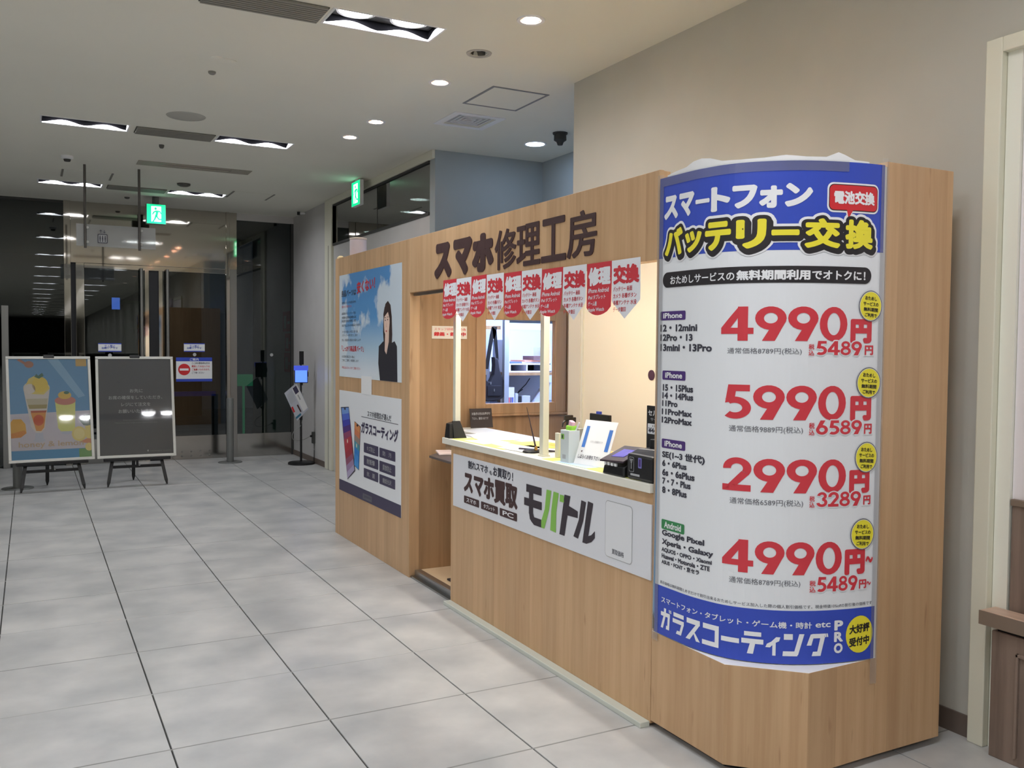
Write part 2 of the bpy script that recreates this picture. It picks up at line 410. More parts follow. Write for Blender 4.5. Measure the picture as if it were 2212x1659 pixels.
# ---- floor : bed, joints and tiles
TX = [-1.355 + .6 * k for k in range(9)]        # long joints
TY = [1.7 + .6 * k for k in range(19)]          # cross joints
fx0, fx1, fy0, fy1 = TX[0], 3.20, TY[0], YG
mb = MB()
mb.box(cx0, fx0, cy0, 22, -.05, 0); mb.box(fx1, cx1 + 2, cy0, 22, -.05, 0); mb.box(fx0, fx1, cy0, fy0, -.05, 0); mb.box(fx0, fx1, fy1, 22, -.05, 0)
floor = struct(mb.build('floor', M_tile))
MB().box(fx0, fx1, fy0, fy1, -.05, -.006).build('grout_bed', M_bed, floor)
def clip_under(a, b, c, d): return not (a > X0 - .02 and c > 2.9 and d < 6.9)
tile_me = {}
for i, xa in enumerate(TX):
    for j, ya in enumerate(TY):
        xb, yb = min(xa + .6, fx1), min(ya + .6, fy1)
        if xb - xa < .05 or yb - ya < .05: continue
        if xa > 2.2 and 2.8 < ya < 6.4: continue
        k = (round(xb - xa, 3), round(yb - ya, 3))
        if k not in tile_me:
            g = .0032; e = .0042 if (j % 2 or j == 2) else .0035; m_ = MB(); ch = .0012
            a = [(g, e, -.006), (k[0] - g, e, -.006), (k[0] - g, k[1] - e, -.006), (g, k[1] - e, -.006)]
            b = [(g, e, -ch), (k[0] - g, e, -ch), (k[0] - g, k[1] - e, -ch), (g, k[1] - e, -ch)]
            c = [(g + ch, e + ch, 0), (k[0] - g - ch, e + ch, 0), (k[0] - g - ch, k[1] - e - ch, 0), (g + ch, k[1] - e - ch, 0)]
            m_.add(a + b + c, [(0, 1, 5, 4), (1, 2, 6, 5), (2, 3, 7, 6), (3, 0, 4, 7), (4, 5, 9, 8), (5, 6, 10, 9), (6, 7, 11, 10), (7, 4, 8, 11), (8, 9, 10, 11)])
            me = bpy.data.meshes.new('tile'); me.from_pydata(m_.v, [], m_.f); me.materials.append(M_tile); me.update(); tile_me[k] = me
        o = bpy.data.objects.new('tile', tile_me[k]); COL.objects.link(o); o.parent = floor
        o.location = Vector((xa, ya, 0)) - floor.location
for j, ya in enumerate(TY):
    MB().box(fx0, fx1, ya - .0044, ya + .0044, -.006, -.0005).build('joint', M_darkgrey if j == 14 else M_joint if (j % 2 or j == 2) else M_jointf, floor)

# ---- right-hand walls
mb = MB()
mb.box(XW, XW + .12, 2.20, 5.17, 0, ZC)
mb.box(XW, XW + .12, -2.6, 2.20, 2.655, ZC)
struct(mb.build('wall_right', M_wall))
mb = MB(); mb.box(XW, XW + .12, cy0, -2.6, 0, ZC); struct(mb.build('wall_right_far', M_wall))
b_ = MB().box(XW - .008, XW, 2.20, 2.86, 0, .085).build('baseboard_right', M_base); struct(b_)
# alcove
mb = MB(); mb.box(3.20, 4.42, 7.50, 7.62, 0, ZC); mb.box(4.30, 4.42, 5.05, 7.5, 0, ZC); mb.box(XW + .12, 4.42, 5.05, 5.17, 0, ZC)
struct(mb.build('wall_alcove', noise_mat('alcove_paint', (158, 166, 168), (166, 174, 176), 1.2, .75)))
# glazed side wall between alcove and corner
mb = MB()
mb.box(XW, XW + .1, 7.62, 10.80, ZC - .075, ZC); mb.box(XW, XW + .1, 7.62, 10.56, 0, 2.70)
struct(mb.build('wall_side', M_wallgrey))
wn = struct(MB().box(XW - .012, XW + .04, 7.62, 10.58, 2.688, 2.716).box(XW - .012, XW + .04, 7.62, 10.58, 3.16, 3.178).box(XW - .012, XW + .04, 10.56, 10.585, 2.716, 3.16).build('window_1', M_darkgrey))
MB().box(XW + .01, XW + .02, 7.62, 9.045, 2.716, 3.16).build('pane', M_tglass, wn)
MB().box(XW + .01, XW + .02, 9.055, 10.56, 2.716, 3.16).build('pane', M_tglass, wn)
MB().box(XW + .008, XW + .022, 9.044, 9.056, 2.716, 3.16).build('joint_seal', M_darkgrey, wn)
mb = MB(); mb.box(XW - .03, XW + .1, 10.56, 10.83, 0, ZC); mb.box(XW - .03, XW + .0, 7.5, 10.56, ZC - .075, ZC)
struct(mb.build('trim_1', M_cream, bevel=.006))
struct(MB().box(XW - .034, XW - .028, 10.665, 10.675, 0, 2.7).build('trim_2', M_grille))
struct(MB().box(XW, XW + .1, 10.83, YG, 0, ZC).build('wall_corner', M_wallgrey))
struct(MB().box(XW - .008, XW, 10.83, YG, 0, .07).build('baseboard_corner', M_base))
# room seen through the transom
mb = MB(); mb.box(3.3, 7.2, 15.0, 15.1, 0, ZC); mb.box(7.1, 7.2, 7.62, 15, 0, ZC); mb.box(4.5, 7.2, 7.62, 15.1, ZC, ZC + .1); mb.box(3.3, 4.5, YG, 15.1, ZC, ZC + .1); mb.box(4.42, 7.2, 7.5, 7.62, 0, ZC)
mb.box(XW, XW + .1, YG + .04, 15.0, 0, ZC)
struct(mb.build('wall_shop', M_wallgrey))
# ---- left side and back of the hall
struct(MB().box(cx0 - .1, cx0, cy0, YG + 6, 0, ZC).build('wall_left', M_wallgrey))
struct(MB().box(cx0, cx1, cy0 - .1, cy0, 0, ZC).build('wall_back', mat('back_dark', (70, 70, 72), .8)))
# ---- near right opening: cream frame, white inner wall, wainscot
mb = MB()
mb.box(XW - .035, XW + .12, 2.135, 2.20, 0, 2.655)
mb.box(XW - .035, XW + .12, -2.6, 2.135, 2.60, 2.655)
struct(mb.build('trim_3', M_cream, bevel=.004))
struct(MB().box(XW - .004, XW + .14, 2.076, 2.133, 0, 2.60).build('trim_4', mat('white_trim', (240, 240, 228), .4)))
struct(MB().box(XW + .010, XW + .2, -2.6, 2.074, .95, 2.60).build('wall_inner', mat('inner_wall_white', (238, 232, 234), .6)))
struct(MB().box(XW + .002, XW + .2, -2.6, 2.068, 0, .93).build('trim_5', M_brown))
struct(MB().box(XW - .008, XW + .2, -2.6, 2.070, .93, .955).build('trim_6', M_browntrim, bevel=.003))

# ================================================================== GLASS WALL
# dark space beyond
mb = MB(); mb.box(cx0, 3.2, 20, 20.1, 0, ZC); mb.box(cx0, 3.3, YG, 20.1, ZC, ZC + .1)
struct(mb.build('wall_beyond', mat('beyond_dark', (44, 44, 46), .8)))
# transom (polished steel) and mullions
struct(MB().box(.385, 2.44, YG - .03, YG + .05, 2.50, ZC).build('trim_7', M_mirror, bevel=.003))
for x0, x1, yy in ((.375, .45, .06), (.505, .60, .04), (2.30, 2.345, .05)):
    struct(MB().box(x0, x1, YG - yy, YG + .05, 0, 2.50 if x0 > .5 and x0 < 2 else ZC).build('trim_8', M_mirror, bevel=.003))
struct(MB().box(2.35, 2.44, YG - .02, YG + .05, 0, ZC).build('trim_9', M_steel, bevel=.003))
struct(MB().box(.45, .505, YG - .01, YG + .05, 0, 2.5).build('trim_10', M_void))
struct(MB().box(2.44, XW, YG - .02, YG + .04, ZC - .09, ZC).build('trim_11', M_wallgrey))
struct(MB().box(3.165, XW, YG - .02, YG + .04, 0, ZC - .09).build('trim_12', M_darkgrey))
struct(MB().box(cx0, .375, YG - .02, YG + .04, ZC - .03, ZC).build('trim_13', M_darkgrey))
def glass_leaf(name, x0, x1, z0, z1, pane=M_glass, kick=True):
    fr = struct(MB().box(x0, x1, YG - .006, YG + .006, z0 + (.31 if kick else .02), z1).build(name, pane))
    if kick: MB().box(x0, x1, YG - .014, YG + .014, z0, z0 + .31).build('kick_plate', M_kick, fr)
    return fr
glass_leaf('window_2', -1.6, .375, 0, ZC - .03, kick=False)
glass_leaf('window_3', cx0, -1.62, 0, ZC - .03, kick=False)
glass_leaf('window_4', 2.44, 3.165, 0, ZC - .09)
struct(MB().box(-.30, -.225, YG - .05, YG + .03, 0, 1.95).build('trim_14', M_steel, bevel=.004))
d1 = glass_leaf('door_1', .60, 1.335, 0, 2.44); d2 = glass_leaf('door_2', 1.475, 2.30, 0, 2.44)
struct(MB().box(.60, 2.30, YG - .02, YG + .02, 2.44, 2.50).build('trim_15', M_mirror, bevel=.003))
for d, xa, xb in ((d1, 1.30, 1.345), (d2, 1.465, 1.51)):
    MB().box(xa, xb, YG - .02, YG + .02, 0, 2.44).build('door_stile', M_mirror, d)
for d, x in ((d1, 1.252), (d2, 1.562)):
    h_ = MB().tube([(x, YG - .075, .35), (x, YG - .075, 2.46)], .021, 14).build('pull_handle', M_steel, d, smooth=True)
    MB().tube([(x, YG - .075, .6), (x, YG, .6)], .012, 8).tube([(x, YG - .075, 2.2), (x, YG, 2.2)], .012, 8).build('handle_bracket', M_steel, d, smooth=True)
for r_, z in enumerate((.045, .105)):
    for k in range(5):
        x = 1.62 + .115 * k
        MB().lathe((x, YG - .014, z), [(.013, 0), (.009, -.006)], 10, axis='y').build('rivet', M_steel, d2)
struct(MB().box(1.345, 1.465, YG + .0, YG + .03, 0, 2.44).build('trim_16', M_void))
# things glimpsed beyond the glass
t = thing('barrier_rail', (1.75, 13.25, 0), 'blue barrier rail standing beyond the right-hand glass door', 'barrier')
MB().box(1.2, 2.3, 13.2, 13.26, .785, .85).build('rail', mat('blue_rail_glow', (36, 56, 190), .5, emit=(36, 56, 200), es=.05), t, bevel=.004)  # faint glow put into the rail's colour, though it is no lamp
for x in (1.22, 2.25): MB().box(x, x + .03, 13.21, 13.25, 0, .785).build('leg', M_black, t)
t = thing('wall_screen', (1.04, 13.6, 0), 'small blue lit screen on a post beyond the left glass door', 'screen')
MB().box(1.0, 1.10, 13.6, 13.64, 1.98, 2.14).build('display', mat('screen_glow', (90, 130, 240), .4, emit=(90, 130, 240), es=.9), t)
MB().box(1.04, 1.06, 13.61, 13.63, 0, 1.98).build('post', M_black, t); MB().box(.95, 1.15, 13.5, 13.75, 0, .02).build('base', M_black, t)
tag(MB().box(2.66, 2.90, 13.6, 13.7, .90, 1.07).box(2.76, 2.79, 13.64, 13.67, .02, .90).box(2.68, 2.88, 13.56, 13.76, 0, .02).build('illuminated_box', mat('green_box', (60, 170, 120), .5, emit=(50, 160, 110), es=.25)), 'small green glowing box on a post beyond the right glass pane', 'sign')
tag(MB().box(1.25, 1.6, 14.6, 14.8, 0, 2.1).box(1.2, 1.65, 14.58, 14.82, 2.1, 2.15).build('partition_panel', mat('olive_panel', (78, 88, 56), .7)), 'tall olive panel in the dark beyond the doors', 'panel')
# stickers and notices on the doors
def notice(name, x0, x1, z0, z1, label, draw, cat='notice'):
    o = thing(name, ((x0 + x1) / 2, YG - .012, z0), label, cat)
    MB().box(x0, x1, YG - .011, YG - .0075, z0, z1).build('sheet', M_paper, o)
    P = Print(on_y(YG - .011)); draw(P, x0, x1, z0, z1); P.build('print', o); return o
def dr_small(P, a, b, c, d):
    P.rect(a, b, d - .012, d, I_blue, 1).rect(a, b, c, c + .012, I_blue, 1)
    P.text('立入禁止', a + .07, b - .07, d - .055, d - .02, I_blue, 2, .01).text('自動ドアです', a + .04, b - .04, c + .035, c + .06, I_blue, 2, .01)
notice('door_sticker', .751, 1.017, 1.404, 1.512, 'small white notice with blue borders high on the left glass door', dr_small)
notice('door_sticker', 1.767, 2.027, 1.409, 1.520, 'small white notice with blue borders high on the right glass door', dr_small)
def dr_noentry(P, a, b, c, d):
    P.rect(a, b, d - .05, d, I_blue, 1).rect(a, b, c, c + .035, I_blue, 1).text('ご案内', a + .17, b - .17, d - .043, d - .008, I_white, 2, .015)
    P.ell(a + .10, (c + d) / 2, .075, .075, I_bub, 1).rect(a + .045, a + .155, (c + d) / 2 - .014, (c + d) / 2 + .014, I_white, 2)
    for i, (s_, m_) in enumerate((('ここから緊急時以外の', I_txt), ('開放しての出入りは', I_bub), ('ご遠慮いただきます。', I_bub), ('ご了承ください', I_grey))):
        P.text(s_, a + .195, b - (.03 if i < 3 else .1), d - .088 - .042 * i, d - .060 - .042 * i, m_, 2, .012)
notice('no_entry_notice', 1.669, 2.119, 1.02, 1.335, 'large notice with red no-entry disc and blue bands on the right glass door', dr_noentry)
for x, z, l in ((1.90, 1.372, 'round white door sticker between the two notices on the right door'), (2.90, 1.372, 'round white sticker on the fixed glass pane beside the wall'), (.884, 1.36, 'round white sticker below the small notice on the left glass door')):
    tag(MB().lathe((x, YG - .008, z), [(.022, 0), (.022, -.002)], 18, axis='y').build('round_sticker', mat('sticker_pale', (190, 192, 190), .6)), l, 'sticker')

# ================================================================== CEILING FITTINGS
def twin_light(x0, x1, y):
    t = thing('ceiling_light', ((x0 + x1) / 2, y, ZC), 'x', 'ceiling light', 'twin-lamp recessed ceiling lights')
    z1 = ZC + .06; a, b = y - .115, y + .115; e = .004
    mb = MB(); q = .0015
    mb.add([(x0 + q, a + q, ZC), (x1 - q, a + q, ZC), (x1 - q, b - q, ZC), (x0 + q, b - q, ZC), (x0 + q, a + q, z1), (x1 - q, a + q, z1), (x1 - q, b - q, z1), (x0 + q, b - q, z1)], [(0, 1, 5, 4), (1, 2, 6, 5), (2, 3, 7, 6), (3, 0, 4, 7)])
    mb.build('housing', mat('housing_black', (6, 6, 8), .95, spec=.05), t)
    sc = MB(); n = 32
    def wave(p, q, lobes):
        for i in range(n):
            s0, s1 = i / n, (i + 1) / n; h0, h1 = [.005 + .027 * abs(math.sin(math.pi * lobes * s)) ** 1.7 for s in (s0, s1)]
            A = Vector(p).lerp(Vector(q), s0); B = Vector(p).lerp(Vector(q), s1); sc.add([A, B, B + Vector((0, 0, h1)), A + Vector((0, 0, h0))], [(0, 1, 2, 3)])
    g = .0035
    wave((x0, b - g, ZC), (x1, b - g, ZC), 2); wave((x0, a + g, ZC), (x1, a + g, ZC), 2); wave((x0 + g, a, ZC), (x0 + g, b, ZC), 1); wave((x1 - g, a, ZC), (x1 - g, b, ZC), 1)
    sc.build('lit_scallop_strips', mat('lit_scallop_white', (250, 250, 250), .4), t)  # lamplight scallops on the recess walls, shaped as white strips
    MB().box(x0, x1, a, b, ZC + .055, z1 + .01).build('louvre_plate', M_void, t)
    for k in (-1, 1):
        c = (x0 + x1) / 2 + k * .152
        r_ = MB().lathe((c, y, ZC + .050), [(.113, 0.004), (.112, -.002), (.100, -.002)], 32, cap=False).build('rim', M_white, t, smooth=True)
        MB().lathe((c, y, ZC + .050), [(0, -.005), (.06, -.004), (.099, .001)], 32, cap=False).build('lamp', M_lamp, t, smooth=True)
    mb = MB()
    for (p, q, r, s) in ((x0 - .012, x0, a - .012, b + .012), (x1, x1 + .012, a - .012, b + .012), (x0, x1, a - .012, a), (x0, x1, b, b + .012)): mb.box(p, q, r, s, ZC - .003, ZC + .002)
    mb.build('trim_frame', M_white, t)
    return t
names = {(0, 0): 'twin-lamp ceiling light cut by the top picture edge', (0, 1): 'nearest twin-lamp ceiling light, right of the big grey grille',
         (1, 0): 'twin-lamp ceiling light in the middle row, left of the grille', (1, 1): 'twin-lamp ceiling light in the middle row, right of the grille',
         (2, 0): 'twin-lamp ceiling light crossed by a sign rod, in the row nearest the doors', (2, 1): 'twin-lamp ceiling light above the exit sign, in the row nearest the doors'}
proto = None
for i, y in enumerate(ROWS):
    for j, (a, b) in enumerate(FX):
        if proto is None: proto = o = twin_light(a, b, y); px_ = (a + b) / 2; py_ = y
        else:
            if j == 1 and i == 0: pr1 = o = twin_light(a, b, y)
            else:
                src = proto if j == 0 else pr1
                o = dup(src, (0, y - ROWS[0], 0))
        o['label'] = names.get((i, j), 'twin-lamp ceiling light of the hall, seen only as a reflection in the glass doors')
        if i > 2: o['group'] = 'hall lights mirrored in the glass'
for y in ROWS:
    if -9 < y < 5:
        for a, b in FX_FILL:
            o = dup(proto, ((a + b) / 2 - px_, y - py_, 0)); o['label'] = 'added unseen twin-lamp ceiling light left of the picture, brightening the poster front'; o['group'] = 'added fill lights left of the picture'
def grille(y, label):
    t = thing('ceiling_grille', (1.08, y, ZC), label, 'grille')
    MB().box(.775, 1.39, y - .115, y + .115, ZC - .006, ZC - .0005).build('back_plate', mat('grille_back', (84, 82, 76), .7), t)
    for k in range(9):
        yy = y - .108 + .027 * k
        MB().box(.782, 1.383, yy - .009, yy + .009, ZC - .014, ZC - .004).build('slat', M_grille, t)
    return t
for i, y in enumerate(ROWS[:3]):
    grille(y, ('nearest grey slatted ceiling grille at the top of the picture', 'grey ceiling grille between the middle pair of lights', 'grey ceiling grille in the row nearest the glass doors')[i])
for y in ROWS[3:]:
    g_ = MB().box(.775, 1.39, y - .115, y + .115, ZC - .008, ZC - .0005).build('ceiling_grille', M_grille); tag(g_, 'grey ceiling grille behind the camera, seen only mirrored', 'grille', 'mirrored hall grilles')
def downlight(x, y, on, label, lampm=None):
    t = thing('downlight', (x, y, ZC), label, 'downlight', 'round downlights along the shop front')
    MB().lathe((x, y, ZC), [(.077, 0), (.074, -.006), (.056, -.004), (.050, .004)], 28, cap=False).build('ring', M_white if on else mat('ring_grey', (176, 174, 166), .5), t, smooth=True)
    MB().lathe((x, y, ZC), [(.0505, .0), (.046, .07), (.0, .071)], 24, cap=False).build('reflector', M_copper if on else mat('reflector_off', (120, 118, 112), .3, .8), t, smooth=True)
    if on: MB().lathe((x, y, ZC), [(.036, .010), (.032, .004), (.0, .0)], 20, cap=False).build('lamp', M_warm, t, smooth=True)
    else: MB().lathe((x, y, ZC), [(.036, .05), (.03, .02), (.01, .012), (.0, .012)], 20, cap=False).build('lamp', mat('lamp_glass_off', (190, 190, 186), .1, .6), t, smooth=True)
    return t
dl = ['nearest lit warm downlight, top centre of the picture', 'unlit grey downlight between two lit warm ones', 'lit warm downlight just left of the square access hatch', 'warm downlight, second farthest along the shop front', 'farthest warm downlight along the shop front']
for i, (x, y, on) in enumerate(DL):
    downlight(x, y, on, dl[i] if i < 5 else 'warm downlight over the shop front behind the picture edge')
t = thing('downlight', (3.848, 6.844, ZC), 'bright cool white round lamp in the alcove ceiling above the booth', 'downlight')
MB().lathe((3.848, 6.844, ZC), [(.10, 0), (.098, -.008), (.082, -.008)], 28, cap=False).build('ring', M_white, t, smooth=True)
MB().lathe((3.848, 6.844, ZC), [(.082, -.004), (.07, -.01), (0, -.012)], 28, cap=False).build('lamp', M_cool, t, smooth=True)
for i, (x, y) in enumerate(((4.086, 10.09), (4.353, 11.083), (4.6, 13.3))):
    t = thing('downlight', (x, y, ZC), ('cool round lamp inside the transom window, upper one', 'cool round lamp at the right end of the transom window', 'cool round lamp low in the left transom pane')[i], 'downlight')
    MB().lathe((x, y, ZC), [(.12, 0), (.118, -.008), (.10, -.008)], 24, cap=False).build('ring', M_white, t)
    MB().lathe((x, y, ZC), [(.10, -.004), (0, -.012)], 24, cap=False).build('lamp', mat('lamp_shop', (255, 255, 255), .5, emit=(225, 240, 240), es=34), t)
# access hatch, diffuser, small ceiling devices
def frame_rect(x0, x1, y0, y1, wd, z0, z1, mb=None):
    mb = mb or MB(); mb.box(x0, x1, y0, y0 + wd, z0, z1).box(x0, x1, y1 - wd, y1, z0, z1).box(x0, x0 + wd, y0 + wd, y1 - wd, z0, z1).box(x1 - wd, x1, y0 + wd, y1 - wd, z0, z1); return mb
t = thing('access_hatch', (3.0, 5.73, ZC), 'square ceiling access hatch with grey edge beside the slatted diffuser', 'hatch')
frame_rect(2.76, 3.196, 5.487, 5.98, .018, ZC - .004, ZC - .0005).build('edge_frame', mat('hatch_grey', (130, 132, 136), .6), t)
MB().box(2.778, 3.178, 5.505, 5.962, ZC - .002, ZC - .0005).build('panel', M_ceil, t)
t = thing('air_diffuser', (3.02, 6.42, ZC), 'square slatted air diffuser in the ceiling beyond the access hatch', 'diffuser')
frame_rect(*VENT, .055, ZC - .006, ZC - .0005).build('frame', M_white, t)
for k in range(4):
    i_ = .065 + .035 * k; mb = MB(); a0, a1, b0, b1 = VENT[0] + i_, VENT[1] - i_, VENT[2] + i_, VENT[3] - i_
    if a1 - a0 > .05: frame_rect(a0, a1, b0, b1, .010, ZC + .004, ZC + .03, mb).build('slat', M_white, t)
MB().box(2.86, 3.185, 6.26, 6.58, ZC + .05, ZC + .06).build('duct_back', M_void, t)
t = thing('linear_diffuser', (1.46, 9.44, ZC), 'long ceiling slot diffuser with a shiny middle between two light rows', 'diffuser')
mb = frame_rect(SLOT[0], SLOT[1], SLOT[2], SLOT[3], .05, ZC - .006, ZC - .0005); mb.box(.98, 1.12, 9.38, 9.50, ZC - .006, ZC - .0005); mb.box(1.80, 1.94, 9.38, 9.50, ZC - .006, ZC - .0005)
mb.build('frame', mat('bronze_frame', (160, 155, 142), .5), t)
for yy in (9.40, 9.44, 9.48): MB().box(1.12, 1.80, yy - .012, yy + .012, ZC + .0, ZC + .01).build('blade', mat('bright_sheen_blade', (216, 208, 200), .25, .5), t)  # bright reflection on the blades put into their pale colour
for (x, y, r, h, nm, lab, m_) in ((1.076, 7.374, .145, .008, 'ceiling_speaker', 'large round flush ceiling speaker above the middle light row', mat('speaker_grey', (178, 177, 168), .7)),
    (1.10, 5.823, .05, .01, 'blank_plate', 'small pale round ceiling plate near the smoke sensor', M_ceil), (1.03, 5.80, .045, .006, 'blank_plate', 'faint pale round plate beside another ceiling plate', M_ceil),
    (1.05, 6.10, .024, .018, 'heat_sensor', 'small dark-centred round sensor on the near ceiling', mat('sensor_grey', (140, 138, 132), .6)), (1.039, 8.532, .022, .03, 'sprinkler', 'tiny sprinkler head beyond the middle light row', mat('sensor_dk', (90, 88, 84), .5)),
    (1.497, 10.45, .07, .03, 'ceiling_vent', 'small dark ceiling vent in front of the last light row', mat('sensor_dk', (90, 88, 84), .5)), (1.04, 11.75, .03, .02, 'sprinkler', 'tiny sprinkler head close to the glass doors', mat('sensor_dk', (90, 88, 84), .5))):
    tag(MB().lathe((x, y, ZC), [(r, 0), (r * .96, -h * .6), (r * .6, -h), (0, -h)], 26, cap=False).build(nm, m_, smooth=True), lab, nm.split('_')[-1])
t = thing('smoke_detector', (.326, 9.48, ZC), 'pale round smoke detector above the left sign rod', 'smoke detector')
MB().lathe((.326, 9.48, ZC), [(.055, 0), (.052, -.02), (.03, -.03)], 22, cap=False).build('body', M_white, t, smooth=True); MB().lathe((.326, 9.48, ZC), [(.032, -.03), (.026, -.05), (0, -.052)], 18, cap=False).build('sensor', M_darkgrey, t, smooth=True)
t = thing('ceiling_camera', (3.835, 6.406, ZC), 'dark dome camera on the alcove ceiling beside the cool lamp', 'camera')
MB().lathe((3.835, 6.406, ZC), [(.062, 0), (.06, -.012), (.04, -.014)], 22, cap=False).build('mount', M_darkgrey, t, smooth=True)
MB().lathe((3.835, 6.406, ZC), [(.05, -.012), (.052, -.06), (.03, -.075), (0.02, -.1), (0, -.102)], 22, cap=False).build('dome', M_darkgrey, t, smooth=True)
t = thing('ceiling_camera', (3.106, 11.79, ZC), 'tiny wall camera where the ceiling meets the far corner', 'camera')
MB().tube([(3.12, 11.79, ZC - .03), (3.19, 11.79, ZC - .025)], .012, 8).build('arm', M_white, t); MB().lathe((3.106, 11.79, ZC - .03), [(.02, -.02), (.02, .02)], 12).build('body', M_black, t)
for i, (a, b, c, d) in enumerate(((.30, .78, 10.20, 10.63), (2.057, 2.533, 10.64, 11.107))):
    t = thing('access_hatch', ((a + b) / 2, (c + d) / 2, ZC), ('faint ceiling hatch with dark end bars behind the left sign rod', 'faint ceiling hatch with dark end bars right of the last lights')[i], 'hatch')
    MB().box(a + .02, b - .02, c, d, ZC - .003, ZC - .0005).build('panel', M_ceil, t)
    for x in (a, b - .02): MB().box(x, x + .02, c, d, ZC - .006, ZC - .0005).build('end_bar', M_grille, t)

# ================================================================== SIGNS
def exit_picto(P, u0, u1, v0, v1):
    W = lambda a, c: (u0 + (u1 - u0) * a, v0 + (v1 - v0) * c)
    P.rect(u0, u1, v0, v1, E_g, 1)
    P.poly([W(.24, .10), W(.76, .10), W(.76, .90), W(.24, .90)], E_w, 2)
    for q in ([(.50, .70), (.62, .60), (.56, .36), (.44, .40)], [(.44, .44), (.56, .44), (.46, .22), (.30, .02), (.24, .04), (.38, .24)], [(.46, .40), (.56, .40), (.66, .26), (.80, .26), (.80, .20), (.62, .20)],
              [(.50, .70), (.56, .64), (.40, .56), (.32, .44), (.27, .47), (.34, .62)], [(.52, .70), (.58, .62), (.68, .60), (.74, .50), (.79, .53), (.71, .67)]):
        P.poly([W(*p) for p in q], E_g, 3)
    P.ell(*W(.47, .78), (u1 - u0) * .065, (v1 - v0) * .065, E_g, 3)
E_g = mat('exit_green', (0, 190, 120), .5, emit=(0, 196, 124), es=1.1); E_w = mat('exit_white', (235, 255, 250), .5, emit=(225, 255, 250), es=1.2)
t = thing('exit_sign', (1.336, 11.5, 2.93), 'lit green running-man exit sign facing the camera above the doors', 'exit sign')
MB().box(1.228, 1.444, 11.505, 11.60, 2.925, 3.16).build('housing', mat('sign_housing', (96, 98, 96), .5), t, bevel=.003)
MB().box(1.30, 1.37, 11.53, 11.58, 3.16, ZC).build('mounting_stem', M_darkgrey, t)
P = Print(on_y(11.505)); exit_picto(P, 1.232, 1.44, 2.93, 3.155); P.build('luminous_face', t)
t = thing('exit_sign', (3.04, 9.22, 2.98), 'lit green exit sign seen edge-on by the transom window', 'exit sign')
MB().box(3.045, 3.085, 9.12, 9.40, 2.975, 3.235).build('housing', M_white, t, bevel=.003)
MB().box(3.05, 3.08, 9.2, 9.3, 3.235, ZC).build('mounting_stem', M_white, t)
P = Print(on_x(3.045)); exit_picto(P, 9.395, 9.125, 2.98, 3.23); P.build('luminous_face', t)
t = thing('hanging_sign', (.77, 9.85, 2.46), 'frosted hanging sign with a lift pictogram on two dark rods', 'sign')
MB().box(.41, 1.135, 9.845, 9.855, 2.46, 2.675).build('acrylic_board', M_acry, t)
for x in (.489, .983):
    MB().tube([(x, 9.835, 2.44), (x, 9.835, ZC)], .0125, 12).build('rod', mat('rod_dark', (96, 92, 88), .4, .5), t, smooth=True)
    for z in (2.50, 2.64): MB().lathe((x + .02, 9.83, z), [(.013, 0), (.013, .03)], 12, axis='y').build('disc_clamp', M_steel, t)
P = Print(on_y(9.843)); xa, xb = .60, .69
P.rrect(xa, xb, 2.495, 2.585, .008, I_txt, 1).rrect(xa + .008, xb - .008, 2.503, 2.577, .005, I_lg, 2)
for k in range(3):
    c_ = xa + .022 + .023 * k; P.ell(c_, 2.563, .006, .006, I_txt, 3, 12).rect(c_ - .006, c_ + .006, 2.53, 2.556, I_txt, 3).rect(c_ - .004, c_ + .004, 2.508, 2.53, I_txt, 3)
for c_, s_ in ((.628, 1), (.662, -1)):
    P.rect(c_ - .0025, c_ + .0025, 2.595, 2.625, I_txt, 2).poly([(c_ - .014, 2.612 if s_ > 0 else 2.608), (c_, 2.627 if s_ > 0 else 2.593), (c_ + .014, 2.612 if s_ > 0 else 2.608), (c_, 2.617 if s_ > 0 else 2.603)], I_txt, 2)
P.build('pictogram', t)
# ================================================================== BOOTH
HT = 2.19
# ---- left poster panel, lintel and jamb
t = thing('booth_front_wall', (X0, 6.2, 0), 'pine front wall of the booth with brown shop lettering along its lintel', 'booth wall')
MB().box(X0, X0 + .07, 5.455, 7.06, 0, HT).build('poster_panel', M_wood, t, bevel=.0015)
MB().box(X0, X0 + .06, 2.858, 5.453, 1.845, HT).build('lintel', M_wood, t, bevel=.0015)
MB().box(X0 + .07, 3.19, 7.02, 7.06, 0, HT).build('end_panel', M_wood, t)
MB().box(X0 + .025, X0 + .05, 4.98, 5.45, 1.825, 1.8445).build('door_rail', M_alu, t)
hd = [('ス', 5.048, 4.803, .08), ('マ', 4.774, 4.527, .08), ('ホ', 4.521, 4.266, .08), ('修', 4.248, 4.013, .018), ('理', 4.008, 3.770, .018), ('工', 3.761, 3.535, .022), ('房', 3.526, 3.282, .018)]
for c, a, b, bo in hd:
    vs, fs, _, _, st = text_polys(c, bo)
    z0, z1 = (1.905, 2.112) if c in 'スマホ' else (1.90, 2.105)
    if c == 'ー': z0, z1 = 1.98, 2.02
    bm = bmesh.new(); vv = [bm.verts.new((X0 + .0005 - 1.5e-5 * st[i], a + (b - a) * p, z0 + (z1 - z0) * q)) for i, (p, q) in enumerate(vs)]
    for f in fs:
        try: bm.faces.new([vv[i] for i in f])
        except Exception: pass
    r = bmesh.ops.extrude_face_region(bm, geom=bm.faces[:]); 
    for g_ in r['geom']:
        if isinstance(g_, bmesh.types.BMVert): g_.co.x -= .004
    for v in bm.verts: v.co -= Vector(t.location)
    me = bpy.data.meshes.new('sign_letter'); bm.to_mesh(me); bm.free(); me.materials.append(I_brown)
    o = bpy.data.objects.new('sign_letter', me); COL.objects.link(o); o.parent = t
